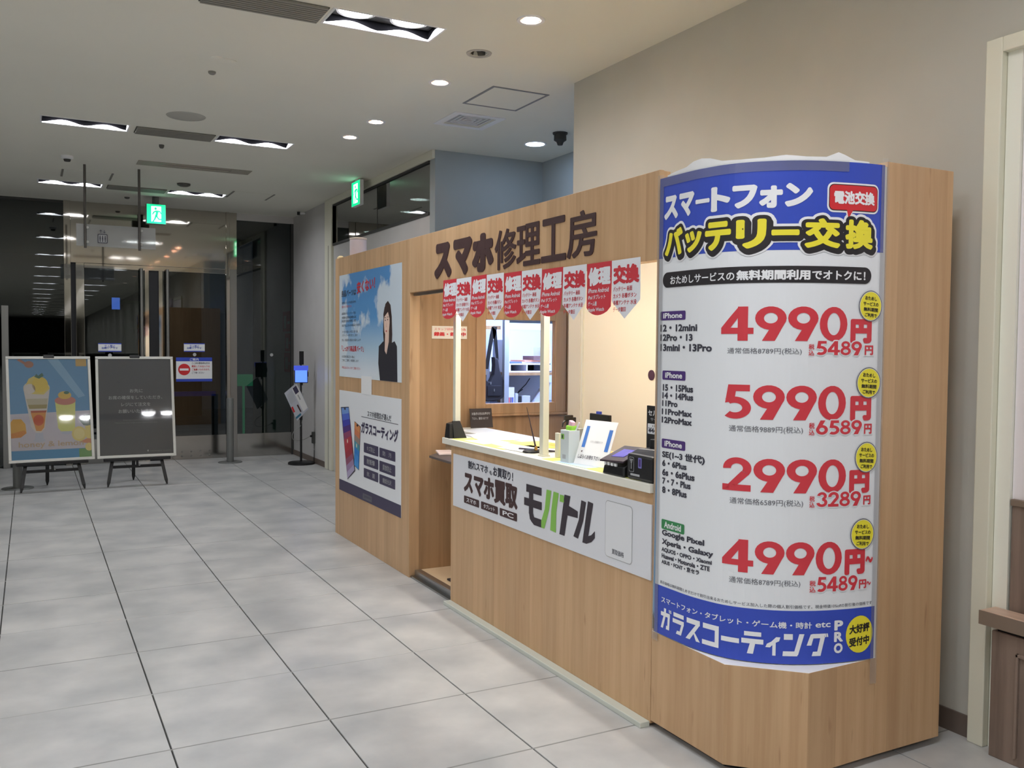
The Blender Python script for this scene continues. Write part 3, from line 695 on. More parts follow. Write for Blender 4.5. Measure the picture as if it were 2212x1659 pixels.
# ---- partition with window
t = thing('partition_wall', (2.8, 5.455, 0), 'oak partition with a framed window inside the booth', 'partition')
WX0, WX1, WZ0, WZ1 = 2.695, 3.238, 1.12, 1.685
mb = MB()
mb.box(X0 + .07, WX0, 5.457, 5.49, 0, HT - .04).box(WX1, 3.46, 5.457, 5.49, 0, HT - .04).box(WX0, WX1, 5.457, 5.49, 0, WZ0).box(WX0, WX1, 5.457, 5.49, WZ1, HT - .04)
mb.build('panel', M_woodd, t)
frame_fr = MB()
for (a, b, c, d) in ((WX0 - .07, WX0, WZ0 - .07, WZ1 + .07), (WX1, WX1 + .085, WZ0 - .07, WZ1 + .07), (WX0, WX1, WZ1, WZ1 + .07), (WX0, WX1, WZ0 - .07, WZ0)):
    MB().box(a, b, 5.437, 5.457, c, d).build('window_frame', M_woodd, t, bevel=.003)
for (a, b, c, d) in ((WX0 - .004, WX0 + .0, WZ0, WZ1), (WX1, WX1 + .004, WZ0, WZ1)): pass
MB().box(WX0 - .075, WX1 + .09, 5.425, 5.457, WZ0 - .085, WZ0 - .07).build('sill', M_woodd, t, bevel=.002)
MB().box(WX1 + .10, WX1 + .135, 5.447, 5.457, 0.97, HT - .1).build('cover_strip', M_woodd, t)
# ---- display column
t = thing('display_column', (2.6, 2.6, 0), 'pine display column with chamfered base behind the big curved price poster', 'column')
PTS = [(2.155, 2.845), (2.155, 2.73), (2.162, 2.60), (2.203, 2.465), (2.30, 2.357), (2.42, 2.288), (2.56, 2.248), (2.685, 2.231)]
def catmull(P_, n=24):
    P_ = [Vector(p) for p in P_]; P_ = [2 * P_[0] - P_[1]] + P_ + [2 * P_[-1] - P_[-2]]; out = []
    for i in range(1, len(P_) - 2):
        a, b, c, d = P_[i - 1:i + 3]
        for k in range(n):
            s = k / n; out.append(.5 * ((2 * b) + (c - a) * s + (2 * a - 5 * b + 4 * c - d) * s * s + (3 * b - a - 3 * c + d) * s ** 3))
    out.append(P_[-2]); return out
CU = catmull(PTS); CS = [0]
for a, b in zip(CU[:-1], CU[1:]): CS.append(CS[-1] + (b - a).length)
UT = CS[-1]
import bisect as _bi
def curve_at(u):
    u2 = min(max(u, 0), UT); i = min(max(_bi.bisect_right(CS, u2) - 1, 0), len(CU) - 2); s = (u2 - CS[i]) / (CS[i + 1] - CS[i]); e = (CU[i + 1] - CU[i]); p = CU[i] + e * s
    if u != u2: p = p + e.normalized() * (u - u2)
    return p, None
def pnormal(u):
    p0, _ = curve_at(max(u - .012, 0)); p1, _ = curve_at(min(u + .012, UT)); e = (p1 - p0).normalized()
    return Vector((e.y, -e.x))       # towards the corridor
def on_poster(off=.004):
    def f(u, v, h):
        p, _ = curve_at(u); n = pnormal(u); q = p + n * (off + h); return (q.x, q.y, v)
    return f
poly = [(2.153, 2.855), (2.151, 2.428), (2.352, 2.229), (2.6895, 2.2345), (2.6895, 2.855)]
ZL = .388
MB().prism(poly, .028, ZL, 0, 1).build('base_cabinet', [M_wood, M_ledge], t, bevel=.0012)
inn = [(2.19, 2.82), (2.19, 2.46), (2.37, 2.28), (3.0, 2.28), (3.0, 2.82)]
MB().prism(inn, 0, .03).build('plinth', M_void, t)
body = [(2.16, 2.855)] + [(p.x + .006, p.y + .006) for p in CU[::4]] + [(2.69, 2.245), (2.69, 2.855)]
MB().prism(body, ZL, 2.150).build('curved_core', M_paper, t)
MB().box(2.690, 3.047, 2.2345, 2.855, .028, 2.168).build('side_panel', M_wood, t, bevel=.0015)
MB().box(X0, X0 + .02, 2.847, 2.857, ZL, HT).build('edge_strip', M_wood, t)
MB().tube([(3.01, 2.30, 0), (3.01, 2.30, .03)], .012, 10).build('levelling_foot', M_alu, t)

# ---- service counter
t = thing('service_counter', (2.4, 3.85, 0), 'pine service counter with white worktop between column and doorway', 'counter')
MB().box(X0, X0 + .03, 2.86, 4.795, .012, .93).box(X0 + .03, 2.62, 4.765, 4.795, .012, .93).build('front_panel', M_wood, t, bevel=.0012)
MB().box(2.138, 2.66, 2.86, 4.89, .932, .967).box(2.42, 2.66, 4.89, 5.435, .932, .967).build('worktop', mat('worktop_white', (236, 234, 222), .35), t, bevel=.002)
MB().box(X0 + .001, X0 + .02, 4.795, 4.88, .90, .932).build('support_batten', M_woodd, t)
MB().box(2.108, X0, 2.862, 4.795, 0, .022).build('base_strip', mat('base_strip_pale', (206, 210, 200), .4), t, bevel=.003)
MB().box(2.60, 2.62, 2.86, 4.765, .012, .93).build('back_panel', M_woodd, t)
for (y, nm, lab) in ((4.868, 'screen_post', 'cream upright post at the doorway end of the counter'), (3.835, 'screen_post', 'cream upright post in the middle of the counter')):
    tag(MB().box(2.205, 2.238, y - .018, y + .018, .967, 1.99).box(2.20, 2.243, y - .024, y + .024, .967, .975).build(nm, M_cream, bevel=.001), lab, 'post')
# flap shelf at the end of the counter
t = thing('flap_shelf', (2.24, 4.98, .8), 'small dark flap shelf jutting into the doorway at the counter end', 'shelf')
MB().prism([(2.19, 4.80), (2.45, 4.80), (2.45, 5.43), (2.38, 5.43), (2.195, 5.22), (2.19, 4.93)], .806, .82).build('board', mat('flap_grey', (92, 82, 78), .5), t, bevel=.002)
MB().box(2.28, 2.42, 5.17, 5.38, .8215, .832, rot=Matrix.Rotation(-.3, 3, 'Z')).build('pink_pad', mat('pink_paper', (240, 222, 216), .6), t, bevel=.002)
MB().box(2.2, 2.22, 4.797, 4.83, .76, .806).build('bracket', M_alu, t)
# doorway floor
t = thing('raised_doorway_floor', (2.6, 5.12, 0), 'low plywood step with aluminium edge inside the booth doorway', 'step')
MB().box(2.24, 3.19, 4.80, 5.455, 0, .045).build('plywood', mat('plywood', (222, 194, 156), .6), t)
MB().box(2.195, 2.24, 4.70, 5.455, 0, .047).build('edge_profile', M_alu, t, bevel=.004)
MB().box(2.165, 2.195, 4.70, 5.455, 0, .012).build('threshold', M_steel, t)
tag(MB().box(2.28, 2.95, 4.80, 5.13, .0455, .056).build('door_mat', mat('mat_dark', (66, 56, 54), .95), bevel=.003), 'dark brown mat on the plywood step in the doorway', 'mat')
# batten lamp behind the lintel
t = thing('strip_lamp', (2.29, 3.9, 1.97), 'white strip lamp fixed behind the lintel above the counter', 'lamp')
MB().box(2.255, 2.30, 3.0, 4.8, 1.955, 1.99).build('housing', M_white, t)
MB().box(2.258, 2.297, 3.02, 4.78, 1.946, 1.955).build('tube', M_batt, t)
MB().box(2.215, 2.26, 3.1, 3.14, 1.97, 1.985).box(2.215, 2.26, 4.6, 4.64, 1.97, 1.985).build('bracket', M_alu, t)
# cream lining of the main wall inside the booth
t = thing('lining_panel', (3.19, 4.0, 0), 'smooth cream lining panel on the wall behind the counter', 'wall panel')
MB().box(3.19, 3.199, 2.90, 5.0, 0, 2.15).build('sheet', mat('lining_cream', (238, 228, 204), .6), t)
MB().box(3.18, 3.199, 5.0, 5.022, 0, 2.15).build('edge_trim', M_cream, t)
MB().box(3.175, 3.199, 5.022, 5.168, 0, 2.15).build('return_strip', mat('return_cream', (222, 214, 194), .6), t)
tag(MB().lathe((3.189, 4.265, 1.345), [(.03, 0), (.03, -.004)], 20, axis='x').build('wall_button', mat('plum', (70, 44, 62), .5)), 'small dark plum disc on the cream wall beside the poster edge', 'disc')

# ================================================================== PRICE POSTER
t = thing('price_poster', (2.3, 2.4, .39), 'tall curved blue and white battery-price poster wrapped round the column', 'poster')
UA, UB, VA, VB = .008, .928, .392, 2.152
CUTS = [i * .02 for i in range(0, 48)]
mp = on_poster(.005)
P = Print(mp, CUTS); P.rect(UA, UB, VA, VB, I_pbody, 0); P.rect(UA, UB, 1.845, VB, I_blue, 1); P.rect(UA, UB, VA, .582, I_blue, 1); P.build('printed_sheet', t)
P = Print(on_poster(.0045), CUTS); P.rect(UA, UB, VA, VB, I_pbody, 0); P.build('paper_back', t)
P = Print(mp, CUTS)
def chars(P, s, u0, u1, v0, v1, m, lay, bold, gap=.04, wd=None, vv=None):
    """characters stretched one by one into equal cells (or widths wd)"""
    wd = wd or [1] * len(s); tot = sum(wd); u = u0
    for i, (c, k) in enumerate(zip(s, wd)):
        w_ = (u1 - u0) * k / tot; g = w_ * gap
        a, b = (vv[i] if vv and vv[i] else (0, 1))
        P.text(c, u + g, u + w_ - g, v0 + (v1 - v0) * a, v0 + (v1 - v0) * b, m, lay, bold); u += w_
chars(P, 'スマートフォン', .035, .647, 1.990, 2.078, I_white, 3, .062, .04, [1, 1.02, .8, .95, 1.05, .95, 1.15], [None, None, (.42, .60), None, (.04, .95), (0, .88), (.04, .96)])
P.build('headline', t)
P = Print(mp, CUTS)
BT = 'バッテリー交換'; bw = [1.05, .85, 1.08, 1.05, .95, 1.3, 1.15]; bv = [None, (.02, .78), None, None, (.42, .62), None, None]
for m_, lay, bo, dy, dx in ((I_white, 3, .235, -.006, .005), (I_white, 3.6, .235, .002, 0), (I_black, 4.5, .165, -.009, .005), (I_black, 5.2, .165, 0, 0), (I_yel, 6, .052, 0, 0)):
    u = .040
    for i, c in enumerate(BT):
        w_ = (.886 - .040) * bw[i] / sum(bw); vs, fs, ww, hh, _ = text_polys(c, .052); vs2, fs2, w2, h2, _ = text_polys(c, bo)
        a, b = (bv[i] or (0, 1)); ua, ub = u + w_ * .07, u + w_ * .93; z0 = 1.852 + .102 * a; z1 = 1.852 + .102 * b
        ex = (ub - ua) * (w2 / ww - 1) / 2; ez = (z1 - z0) * (h2 / hh - 1) / 2
        P.text(c, ua - ex + dx, ub + ex + dx, z0 - ez + dy, z1 + ez + dy, m_, lay, bo); u += w_
P.build('battery_headline', t)
P = Print(mp, CUTS)
P.rrect(.694, .900, 1.977, 2.080, .022, I_white, 3).rrect(.700, .895, 1.983, 2.074, .018, I_black, 4).rrect(.7025, .8925, 1.986, 2.071, .016, I_bub, 5)
P.poly([(.762, 1.99), (.800, 1.99), (.774, 1.950)], I_white, 3.5).poly([(.768, 1.99), (.796, 1.99), (.775, 1.957)], I_bub, 5.2)
P.text('電池交換', .718, .881, 2.006, 2.052, I_white, 6, .05); P.build('speech_bubble', t)
P = Print(mp, CUTS)
P.rrect(.035, .876, 1.732, 1.790, .0285, I_black, 3, 8).text('おためしサービスの', .082, .385, 1.743, 1.774, I_white, 4, .02).text('無料期間利用', .392, .640, 1.742, 1.777, I_white, 4, .045).text('でオトクに！', .646, .850, 1.744, 1.776, I_white, 4, .03)
P.build('caption_bar', t)
# price rows
rows = [
 dict(tag=('iPhone', .022, .172, 1.608, 1.642, I_pur), lines=[('12・12mini', .023, .234, 1.565, 1.592), ('12Pro・13', .024, .212, 1.529, 1.555), ('13mini・13Pro', .025, .302, 1.490, 1.518)],
   fig='4990', f=(.339, .782, 1.530, 1.650), yen=(.795, .884, 1.524, 1.609), n=('通常価格8789円(税込)', .364, .616, 1.481, 1.505), z=(.639, .659, 1.480, 1.520), q=('5489', .664, .842, 1.482, 1.531), e=(.854, .891, 1.483, 1.517), c=(.825, .926, 1.601, 1.710)),
 dict(tag=('iPhone', .040, .177, 1.381, 1.416, I_pur), lines=[('15・15Plus', .044, .219, 1.338, 1.364), ('14・14Plus', .042, .220, 1.308, 1.333), ('11Pro', .041, .134, 1.279, 1.302), ('11ProMax', .040, .214, 1.247, 1.270), ('12ProMax', .040, .215, 1.215, 1.239)],
   fig='5990', f=(.349, .783, 1.254, 1.375), yen=(.801, .890, 1.251, 1.339), n=('通常価格9889円(税込)', .375, .626, 1.205, 1.231), z=(.646, .666, 1.202, 1.246), q=('6589', .671, .850, 1.204, 1.254), e=(.859, .893, 1.204, 1.240), c=(.822, .928, 1.330, 1.440)),
 dict(tag=('iPhone', .042, .182, 1.119, 1.154, I_pur), lines=[('SE(1~3 世代)', .046, .279, 1.076, 1.110), ('6・6Plus', .047, .191, 1.048, 1.072), ('6s・6sPlus', .048, .233, 1.012, 1.038), ('7・7・Plus', .049, .214, .979, 1.004), ('8・8Plus', .049, .194, .944, .970)],
   fig='2990', f=(.354, .790, .998, 1.117), yen=(.804, .890, .994, 1.077), n=('通常価格6589円(税込)', .382, .632, .948, .974), z=(.653, .672, .948, .989), q=('3289', .680, .853, .950, 1.002), e=(.863, .895, .952, .985), c=(.823, .921, 1.066, 1.176)),
 dict(tag=('Android', .048, .184, .805, .843, I_grn), lines=[('Google Pixel', .052, .283, .775, .803), ('Xperia・Galaxy', .053, .322, .740, .768), ('AQUOS・OPPO・Xiaomi', .051, .317, .715, .734), ('Huawei・Motorola・ZTE', .052, .309, .692, .710), ('ASUS・FCNT・京セラ', .052, .262, .669, .688)],
   fig='4990', f=(.358, .781, .709, .826), yen=(.793, .878, .704, .795), n=('通常価格8789円(税込)', .385, .628, .665, .690), z=(.660, .682, .648, .690), q=('5489', .685, .847, .649, .702), e=(.853, .885, .652, .684), c=(.812, .915, .791, .903)),
]
for k, r in enumerate(rows):
    P = Print(mp, CUTS); Pt = Print(mp, CUTS); Pb = Print(mp, CUTS)
    s_, a, b, c, d, m_ = r['tag']; Pt.rrect(a, b, c, d, .006, m_, 2).text(s_, a + .018, b - .018, c + .007, d - .006, I_white, 3, .03)
    for (s_, a, b, c, d) in r['lines']: Pt.text(s_, a, b, c, d, I_txt, 2, .042)
    s_, a, b, c, d = r['n']; Pt.text(s_, a, b, c, d, I_grey, 2, .004)
    a, b, c, d = r['f']; figures(P, r['fig'], a, b, c, d, I_red, 2)
    a, b, c, d = r['yen']; P.text('円', a, b, c, d, I_red, 2, .075)
    a, b, c, d = r['z']; P.text('税', a, b, (c + d) / 2 + .001, d, I_red, 5, .02).text('込', a, b, c, (c + d) / 2 - .001, I_red, 5, .02)
    s_, a, b, c, d = r['q']
    for du, dv in ((-.004, 0), (.004, 0), (0, .004), (0, -.004), (.003, .003), (-.003, .003)): figures(P, s_, a + du, b + du, c + dv, d + dv, I_pbody, 3)
    figures(P, s_, a, b, c, d, I_red, 4)
    a, b, c, d = r['e']; P.rect(a - .006, b + .004, c - .004, d + .004, I_pbody, 3).text('円', a, b, c, d, I_red, 5, .04)
    a, b, c, d = r['c']; u, v, ru, rv = (a + b) / 2, (c + d) / 2, (b - a) / 2, (d - c) / 2
    Pb.ell(u, v, ru, rv, I_grey, 6).ell(u, v, ru * .94, rv * .94, I_white, 6.6).ell(u, v, ru * .91, rv * .91, I_yel, 7)
    for i, (s_, hw) in enumerate((('おためし', .50), ('サービスの', .66), ('無料期間', .62), ('ご利用で', .52))):
        Pb.text(s_, u - ru * hw, u + ru * hw, v + rv * (.58 - .36 * i) - rv * .22, v + rv * (.58 - .36 * i) + rv * .04, I_black, 8, .03, shear=-.004)
    if k == 3: P.text('～', .880, .912, .742, .766, I_red, 5, .05); P.text('～', .886, .905, .662, .676, I_red, 6, .03)
    P.build('price_figures', t); Pt.build('model_list', t); Pb.build('yellow_badge', t)
P = Print(mp, CUTS)
P.text('表示価格は無料期間ためすだけで割引出来るおためしサービス加入した際の個人割引価格です。現金特価10%offの割引後の価格です', .044, .915, .590, .603, I_txt, 2, .003)
P.text('スマートフォン・タブレット・ゲーム機・時計', .055, .672, .519, .543, I_white, 3, .02).text('etc', .685, .742, .522, .540, I_white, 3, .02)
# blocky coating headline, drawn as straight bars
KB = {
 'ガ': [[(0, .60), (.86, .60), (.86, .80), (0, .80)], [(.28, .6), (.30, 1), (.50, 1), (.48, .6)], [(.26, .62), (.46, .62), (.22, 0), (.0, 0)], [(.66, .7), (.86, .7), (.80, 0), (.50, 0), (.52, .18), (.63, .18)], [(.78, .84), (.86, .84), (.83, 1), (.75, 1)], [(.91, .84), (.99, .84), (.96, 1), (.88, 1)]],
 'ラ': [[(.06, .80), (.94, .80), (.94, 1), (.06, 1)], [(0, .50), (.96, .50), (.96, .70), (0, .70)], [(.76, .55), (.96, .55), (.74, 0), (.30, 0), (.40, .17), (.62, .17)]],
 'ス': [[(.06, .76), (.96, .76), (.96, 1), (.06, 1)], [(.72, .8), (.96, .8), (.30, 0), (0, 0)], [(.48, .46), (.66, .36), (.98, 0), (.72, 0)]],
 'コ': [[(.04, .76), (.98, .76), (.98, 1), (.04, 1)], [(.76, 0), (.98, 0), (.98, .9), (.76, .9)], [(0, 0), (.9, 0), (.9, .22), (0, .22)]],
 'ー': [[(0, .40), (1, .40), (1, .62), (0, .62)]],
 'テ': [[(.12, .80), (.90, .80), (.90, 1), (.12, 1)], [(0, .46), (1, .46), (1, .68), (0, .68)], [(.40, .5), (.64, .5), (.54, 0), (.26, 0)]],
 'ィ': [[(.70, .84), (.98, .84), (.30, .36), (0, .36)], [(.0, .36), (.1, .52), (.98, .84), (.9, .66)], [(.46, 0), (.68, 0), (.68, .62), (.46, .62)]],
 'ン': [[(.05, .74), (.46, .74), (.46, 1), (.05, 1)], [(0, 0), (.68, 0), (.74, .22), (.02, .22)], [(.48, 0), (.72, .06), (1, 1), (.76, 1)]],
 'グ': [[(.26, .80), (.84, .80), (.84, 1), (.26, 1)], [(.18, .98), (.36, 1), (.22, .48), (0, .48)], [(.64, .85), (.86, .85), (.66, 0), (.24, 0), (.3, .2), (.5, .2)], [(.86, .84), (.93, .84), (.9, 1), (.83, 1)], [(.95, .84), (1.02, .84), (.99, 1), (.92, 1)]],
}
def blocks(P, s, u0, u1, v0, v1, m, lay, wd, gap=.05, KB=KB, vv=None):
    tot = sum(wd); u = u0
    for i, (c, k) in enumerate(zip(s, wd)):
        w_ = (u1 - u0) * k / tot; P.shapes(KB[c], u + w_ * gap, u + w_ * (1 - gap), v0, v1, m, lay) ; u += w_
blocks(P, 'ガラスコーティング', .050, .737, .421, .500, I_white, 3, [.95, 1, 1.05, 1.05, .95, 1.1, .75, 1.1, 1.15])
for i, c in enumerate('PRO'): P.text(c, .757, .792, .508 - .041 * i, .544 - .041 * i, I_white, 3, .05)
P.build('coating_banner', t)
P = Print(mp, CUTS); P.ell(.8625, .487, .0585, .067, I_yel, 3).text('大好評', .818, .905, .492, .525, I_black, 4, .04, shear=.006).text('受付中', .818, .905, .446, .479, I_black, 4, .04, shear=.006); P.build('round_badge', t)
# crumpled backing strip and tapes
bm_ = []; 
prof = [(.05, 2.158), (.10, 2.166), (.16, 2.172), (.20, 2.186), (.24, 2.190), (.28, 2.184), (.33, 2.168), (.40, 2.164), (.48, 2.165), (.55, 2.172), (.62, 2.166), (.69, 2.166), (.735, 2.184), (.76, 2.176), (.80, 2.160), (.86, 2.158)]
P = Print(on_poster(.003), CUTS)
for (a, za), (b, zb) in zip(prof[:-1], prof[1:]): P.poly([(a, 2.13), (b, 2.13), (b, zb), (a, za)], M_paper, 0)
P.build('backing_strip', t)
def strip(name, u0, u1, v0, v1, lab):
    P = Print(on_poster(.0062), CUTS); P.rect(u0, u1, v0, v1, M_film, 2); o = P.build(name, None); tag(o, lab, 'tape')
strip('clear_tape', -.004, .034, .36, 2.165, 'long clear tape down the left edge of the big curved poster')
strip('clear_tape', .912, .942, .30, 2.175, 'long clear tape down the right edge of the big curved poster')
strip('clear_tape', .034, .775, 2.118, 2.156, 'clear tape along the top edge of the big curved poster')
P = Print(on_poster(.002), CUTS); P.poly([(-.001, .46), (.012, .44), (.014, 1.16), (.006, 1.02)], I_sky, 6).poly([(-.001, .40), (.012, .40), (.012, .46), (-.001, .47)], M_darkgrey, 6)
tag(P.build('old_poster_edge', None), 'pale blue sliver of an older poster under the left poster edge', 'poster')

# ================================================================== COUNTER SIGN
t = thing('counter_sign', (X0, 3.8, .58), 'long white buy-back sign board on the counter front', 'sign')
MB().box(X0 - .006, X0, 2.862, 4.752, .585, .885).build('board', mat('board_white', (226, 228, 234), .4), t)
P = Print(on_x(X0 - .006)); PP = P
P.text('割れスマホ', 4.549, 4.30, .824, .870, I_txt, 2, .03).text('も', 4.285, 4.250, .824, .846, I_txt, 2, .02).text('お買取', 4.240, 4.085, .822, .872, I_txt, 2, .03).text('り！', 4.078, 4.018, .822, .868, I_txt, 2, .03)
P.text('スマホ買取', 4.602, 3.969, .683, .807, I_brown, 2, .055)
for a, b, s_ in ((4.601, 4.407, 'スマホ'), (4.383, 4.183, 'タブレット'), (4.162, 3.972, 'PC')):
    P.rrect(a, b, .625, .666, .006, I_brown, 2); P.text(s_, a - .035, b + .035, .634, .658, I_white, 3, .02)
P.build('left_lettering', t)
MK = {
 'モ': [[(.12, .80), (.98, .80), (.98, 1), (.12, 1)], [(0, .44), (1, .44), (1, .64), (0, .64)], [(.28, .25), (.52, .25), (.52, .9), (.28, .9)], [(.28, .30), (.52, .30), (.58, .20), (.44, .06), (.34, .12)], [(.44, .06), (.58, 0), (.98, 0), (.98, .20), (.56, .20)]],
 'ハ': [[(.29, 1), (.49, 1), (.40, .5), (.21, 0), (0, 0), (.22, .5)], [(.58, 1), (.79, .99), (.70, .5), (.69, 0), (.46, .02), (.49, .5)], [(.83, .80), (1.0, .80), (1.0, .97), (.84, .97)]],
 'ト': [[(.27, 1), (.59, 1), (.29, 0), (0, 0)], [(.50, .76), (1.0, .69), (1.0, .53), (.43, .52)]],
 'ル': [[(.36, .98), (.58, .96), (.46, .5), (.22, .05), (0, .07), (.25, .5)], [(.67, 1), (.91, .98), (.70, .18), (.43, 0)], [(.43, 0), (.62, 0), (.85, .08), (1, .20), (1, .36), (.84, .24), (.66, .18)]],
}
P = Print(on_x(X0 - .006))
for c, a, b, m_ in (('モ', 3.899, 3.724, I_dk), ('ハ', 3.744, 3.522, I_lime), ('ト', 3.559, 3.402, I_dk), ('ル', 3.437, 3.262, I_dk)):
    P.shapes(MK[c], a, b, .640, .830, m_, 2)
P.build('logo_lettering', t)
P = Print(on_x(X0 - .006)); P.rrect(3.184, 2.987, .618, .858, .02, I_lg, 1).rrect(3.181, 2.990, .621, .855, .018, mat('board_white2', (230, 232, 236), .4), 2)
P.text('買取価格', 3.130, 3.043, .637, .660, I_grey, 3, .012); P.build('outlined_box', t)

# ================================================================== POSTERS ON THE LEFT PANEL
def cloud_mat():
    m = mat('poster_sky', (100, 160, 210), .42); p = m.node_tree.nodes['Principled BSDF']
    sp = nn(m, 'ShaderNodeSeparateXYZ'); lk(m, coords(m), sp.inputs[0])
    mr = nn(m, 'ShaderNodeMapRange'); lk(m, sp.outputs[2], mr.inputs[0]); mr.inputs[1].default_value = 1.30; mr.inputs[2].default_value = 1.95
    r = ramp(m, [(0, srgb(226, 234, 242)), (.30, srgb(178, 208, 230)), (.62, srgb(96, 158, 214)), (1, srgb(86, 146, 204))]); lk(m, mr.outputs[0], r.inputs[0])
    n = nn(m, 'ShaderNodeTexNoise'); n.inputs['Scale'].default_value = 2.6; n.inputs['Detail'].default_value = 6; n.inputs['Roughness'].default_value = .55; lk(m, coords(m), n.inputs['Vector'])
    # clouds gather at both sides of the print
    mr2 = nn(m, 'ShaderNodeMapRange'); lk(m, sp.outputs[1], mr2.inputs[0]); mr2.inputs[1].default_value = 5.6; mr2.inputs[2].default_value = 6.95
    r3 = ramp(m, [(0, (.22, .22, .22, 1)), (.30, (.10, .10, .10, 1)), (.5, (-.1, 0, 0, 1)), (.72, (0, 0, 0, 1)), (1, (.16, .16, .16, 1))]); lk(m, mr2.outputs[0], r3.inputs[0])
    ad = nn(m, 'ShaderNodeMath', operation='ADD'); lk(m, n.outputs[0], ad.inputs[0]); lk(m, r3.outputs[0], ad.inputs[1])
    r2 = ramp(m, [(.57, (0, 0, 0, 1)), (.63, (.85, .85, .85, 1))]); lk(m, ad.outputs[0], r2.inputs[0])
    mx = nn(m, 'ShaderNodeMix', data_type='RGBA'); lk(m, r2.outputs[0], mx.inputs[0]); lk(m, r.outputs[0], mx.inputs[6]); mx.inputs[7].default_value = srgb(222, 232, 238)
    lk(m, mx.outputs[2], p.inputs['Base Color']); return m
t = thing('sky_poster', (X0, 6.27, 1.26), 'blue sky poster with a long-haired person in black on the left booth panel', 'poster')
MB().box(X0 - .0025, X0 - .0006, 5.593, 6.945, 1.262, 2.050).build('sheet', cloud_mat(), t)
P = Print(on_x(X0 - .0025)); I_skin = mat('ink_skin', (236, 206, 190), .5); I_hair = mat('ink_hair', (62, 46, 44), .5); I_suit = mat('ink_suit', (44, 42, 50), .5); I_lip = mat('ink_lip', (196, 92, 84), .5)
W = lambda y, z: (y, z)
P.poly([(5.925, 1.50), (5.945, 1.60), (5.935, 1.72), (5.90, 1.79), (5.85, 1.81), (5.80, 1.78), (5.775, 1.70), (5.765, 1.58), (5.775, 1.49), (5.84, 1.47)], I_hair, 1)
P.poly([(6.03, 1.50), (5.94, 1.535), (5.88, 1.52), (5.79, 1.52), (5.72, 1.535), (5.675, 1.50), (5.665, 1.263), (6.005, 1.263), (6.04, 1.38)], I_suit, 1.5)
P.poly([(5.90, 1.60), (5.825, 1.60), (5.83, 1.53), (5.875, 1.445), (5.91, 1.47)], I_skin, 2)
P.poly([(5.922, 1.70), (5.925, 1.66), (5.915, 1.60), (5.89, 1.575), (5.855, 1.57), (5.825, 1.60), (5.812, 1.66), (5.815, 1.72), (5.845, 1.735)], I_skin, 3)
P.poly([(5.928, 1.69), (5.90, 1.715), (5.85, 1.745), (5.815, 1.69), (5.805, 1.745), (5.85, 1.79), (5.91, 1.77), (5.935, 1.72)], I_hair, 4)
P.ell(5.896, 1.678, .008, .005, I_hair, 4).ell(5.848, 1.682, .008, .005, I_hair, 4).rect(5.912, 5.885, 1.694, 1.698, I_hair, 4).rect(5.86, 5.834, 1.698, 1.702, I_hair, 4).ell(5.875, 1.604, .014, .006, I_lip, 4).poly([(5.878, 1.66), (5.872, 1.66), (5.868, 1.63), (5.884, 1.63)], mat('ink_nose', (222, 184, 166), .5), 4)
P.poly([(5.885, 1.545), (5.87, 1.55), (5.86, 1.49), (5.895, 1.46), (5.90, 1.50)], I_skin, 4)
P.build('printed_person', t)
P = Print(on_x(X0 - .0025))
P.text('良品パーツは', 6.885, 6.534, 1.880, 1.931, I_txt, 2, .02, shear=.0).text('安くない！', 6.512, 6.111, 1.896, 1.985, I_bub, 2, .03, shear=.02)
sm = [(6.530, 1.832, '安価なパーツが出回る昨今', 0), (6.642, 1.803, '安かろう悪かろう', 1), (6.544, 1.750, '画面割れやバッテリー交換', 0), (6.520, 1.719, '修理後の品質保証期間も長く', 0), (6.533, 1.692, '高品質な部品を使用し修理', 0), (6.421, 1.658, '当店ではこだわりの部品だけを使い', 0),
      (6.493, 1.609, 'スマホを長く大切に使う為', 2), (6.496, 1.582, 'スタッフ一同 努力します', 2), (6.420, 1.546, '安心・高品質な部品をお届けします', 2), (6.556, 1.418, 'お客様満足の為に', 2), (6.474, 1.389, '丁寧にご説明、修理致します', 2), (6.428, 1.333, '不明な点はスタッフまで ご相談ください', 1)]
for b, z, s_, k in sm: P.text(s_, 6.879, b, z - .009, z + .010, (I_txt, I_bub, I_grey)[k], 2, .006)
P.text('「しっかり高品質パーツ」', 6.885, 6.358, 1.458, 1.503, I_bub, 2, .02)
P.build('lettering', t)
t = thing('coating_poster', (X0, 6.27, .365), 'white glass-coating poster with two phones below the sky poster', 'poster')
MB().box(X0 - .0025, X0 - .0006, 5.593, 6.945, .365, 1.154).build('sheet', I_pbody, t)
P = Print(on_x(X0 - .0025)); P.rect(6.945, 5.593, .365, .450, I_navy, 1).rrect(6.37, 6.17, .378, .42, .01, I_grey, 2); P.text('JAPAN', 6.345, 6.195, .388, .410, I_navy, 3, .01)
P.text('スマホ修理店が選んだ', 6.270, 5.778, .990, 1.035, I_txt, 2, .012).rect(6.406, 5.647, .979, .984, I_grey, 1)
P.text('ガラスコーティング', 6.406, 5.646, .858, .946, I_navy, 2, .05)
for (a, b, c, d, s_) in ((6.348, 6.035, .724, .795, 'キズ防止'), (6.013, 5.700, .726, .793, '防　汚'), (6.348, 6.035, .630, .702, '耐衝撃'), (6.013, 5.700, .626, .701, '腐食防止'), (6.348, 6.035, .541, .609, '抗　菌'), (6.013, 5.700, .538, .606, '鏡面光沢')):
    P.rrect(a, b, c, d, .008, I_navy, 2); P.text(s_, a - .07, b + .07, c + .017, d - .017, I_lg, 3, .01)
P.build('lettering', t)
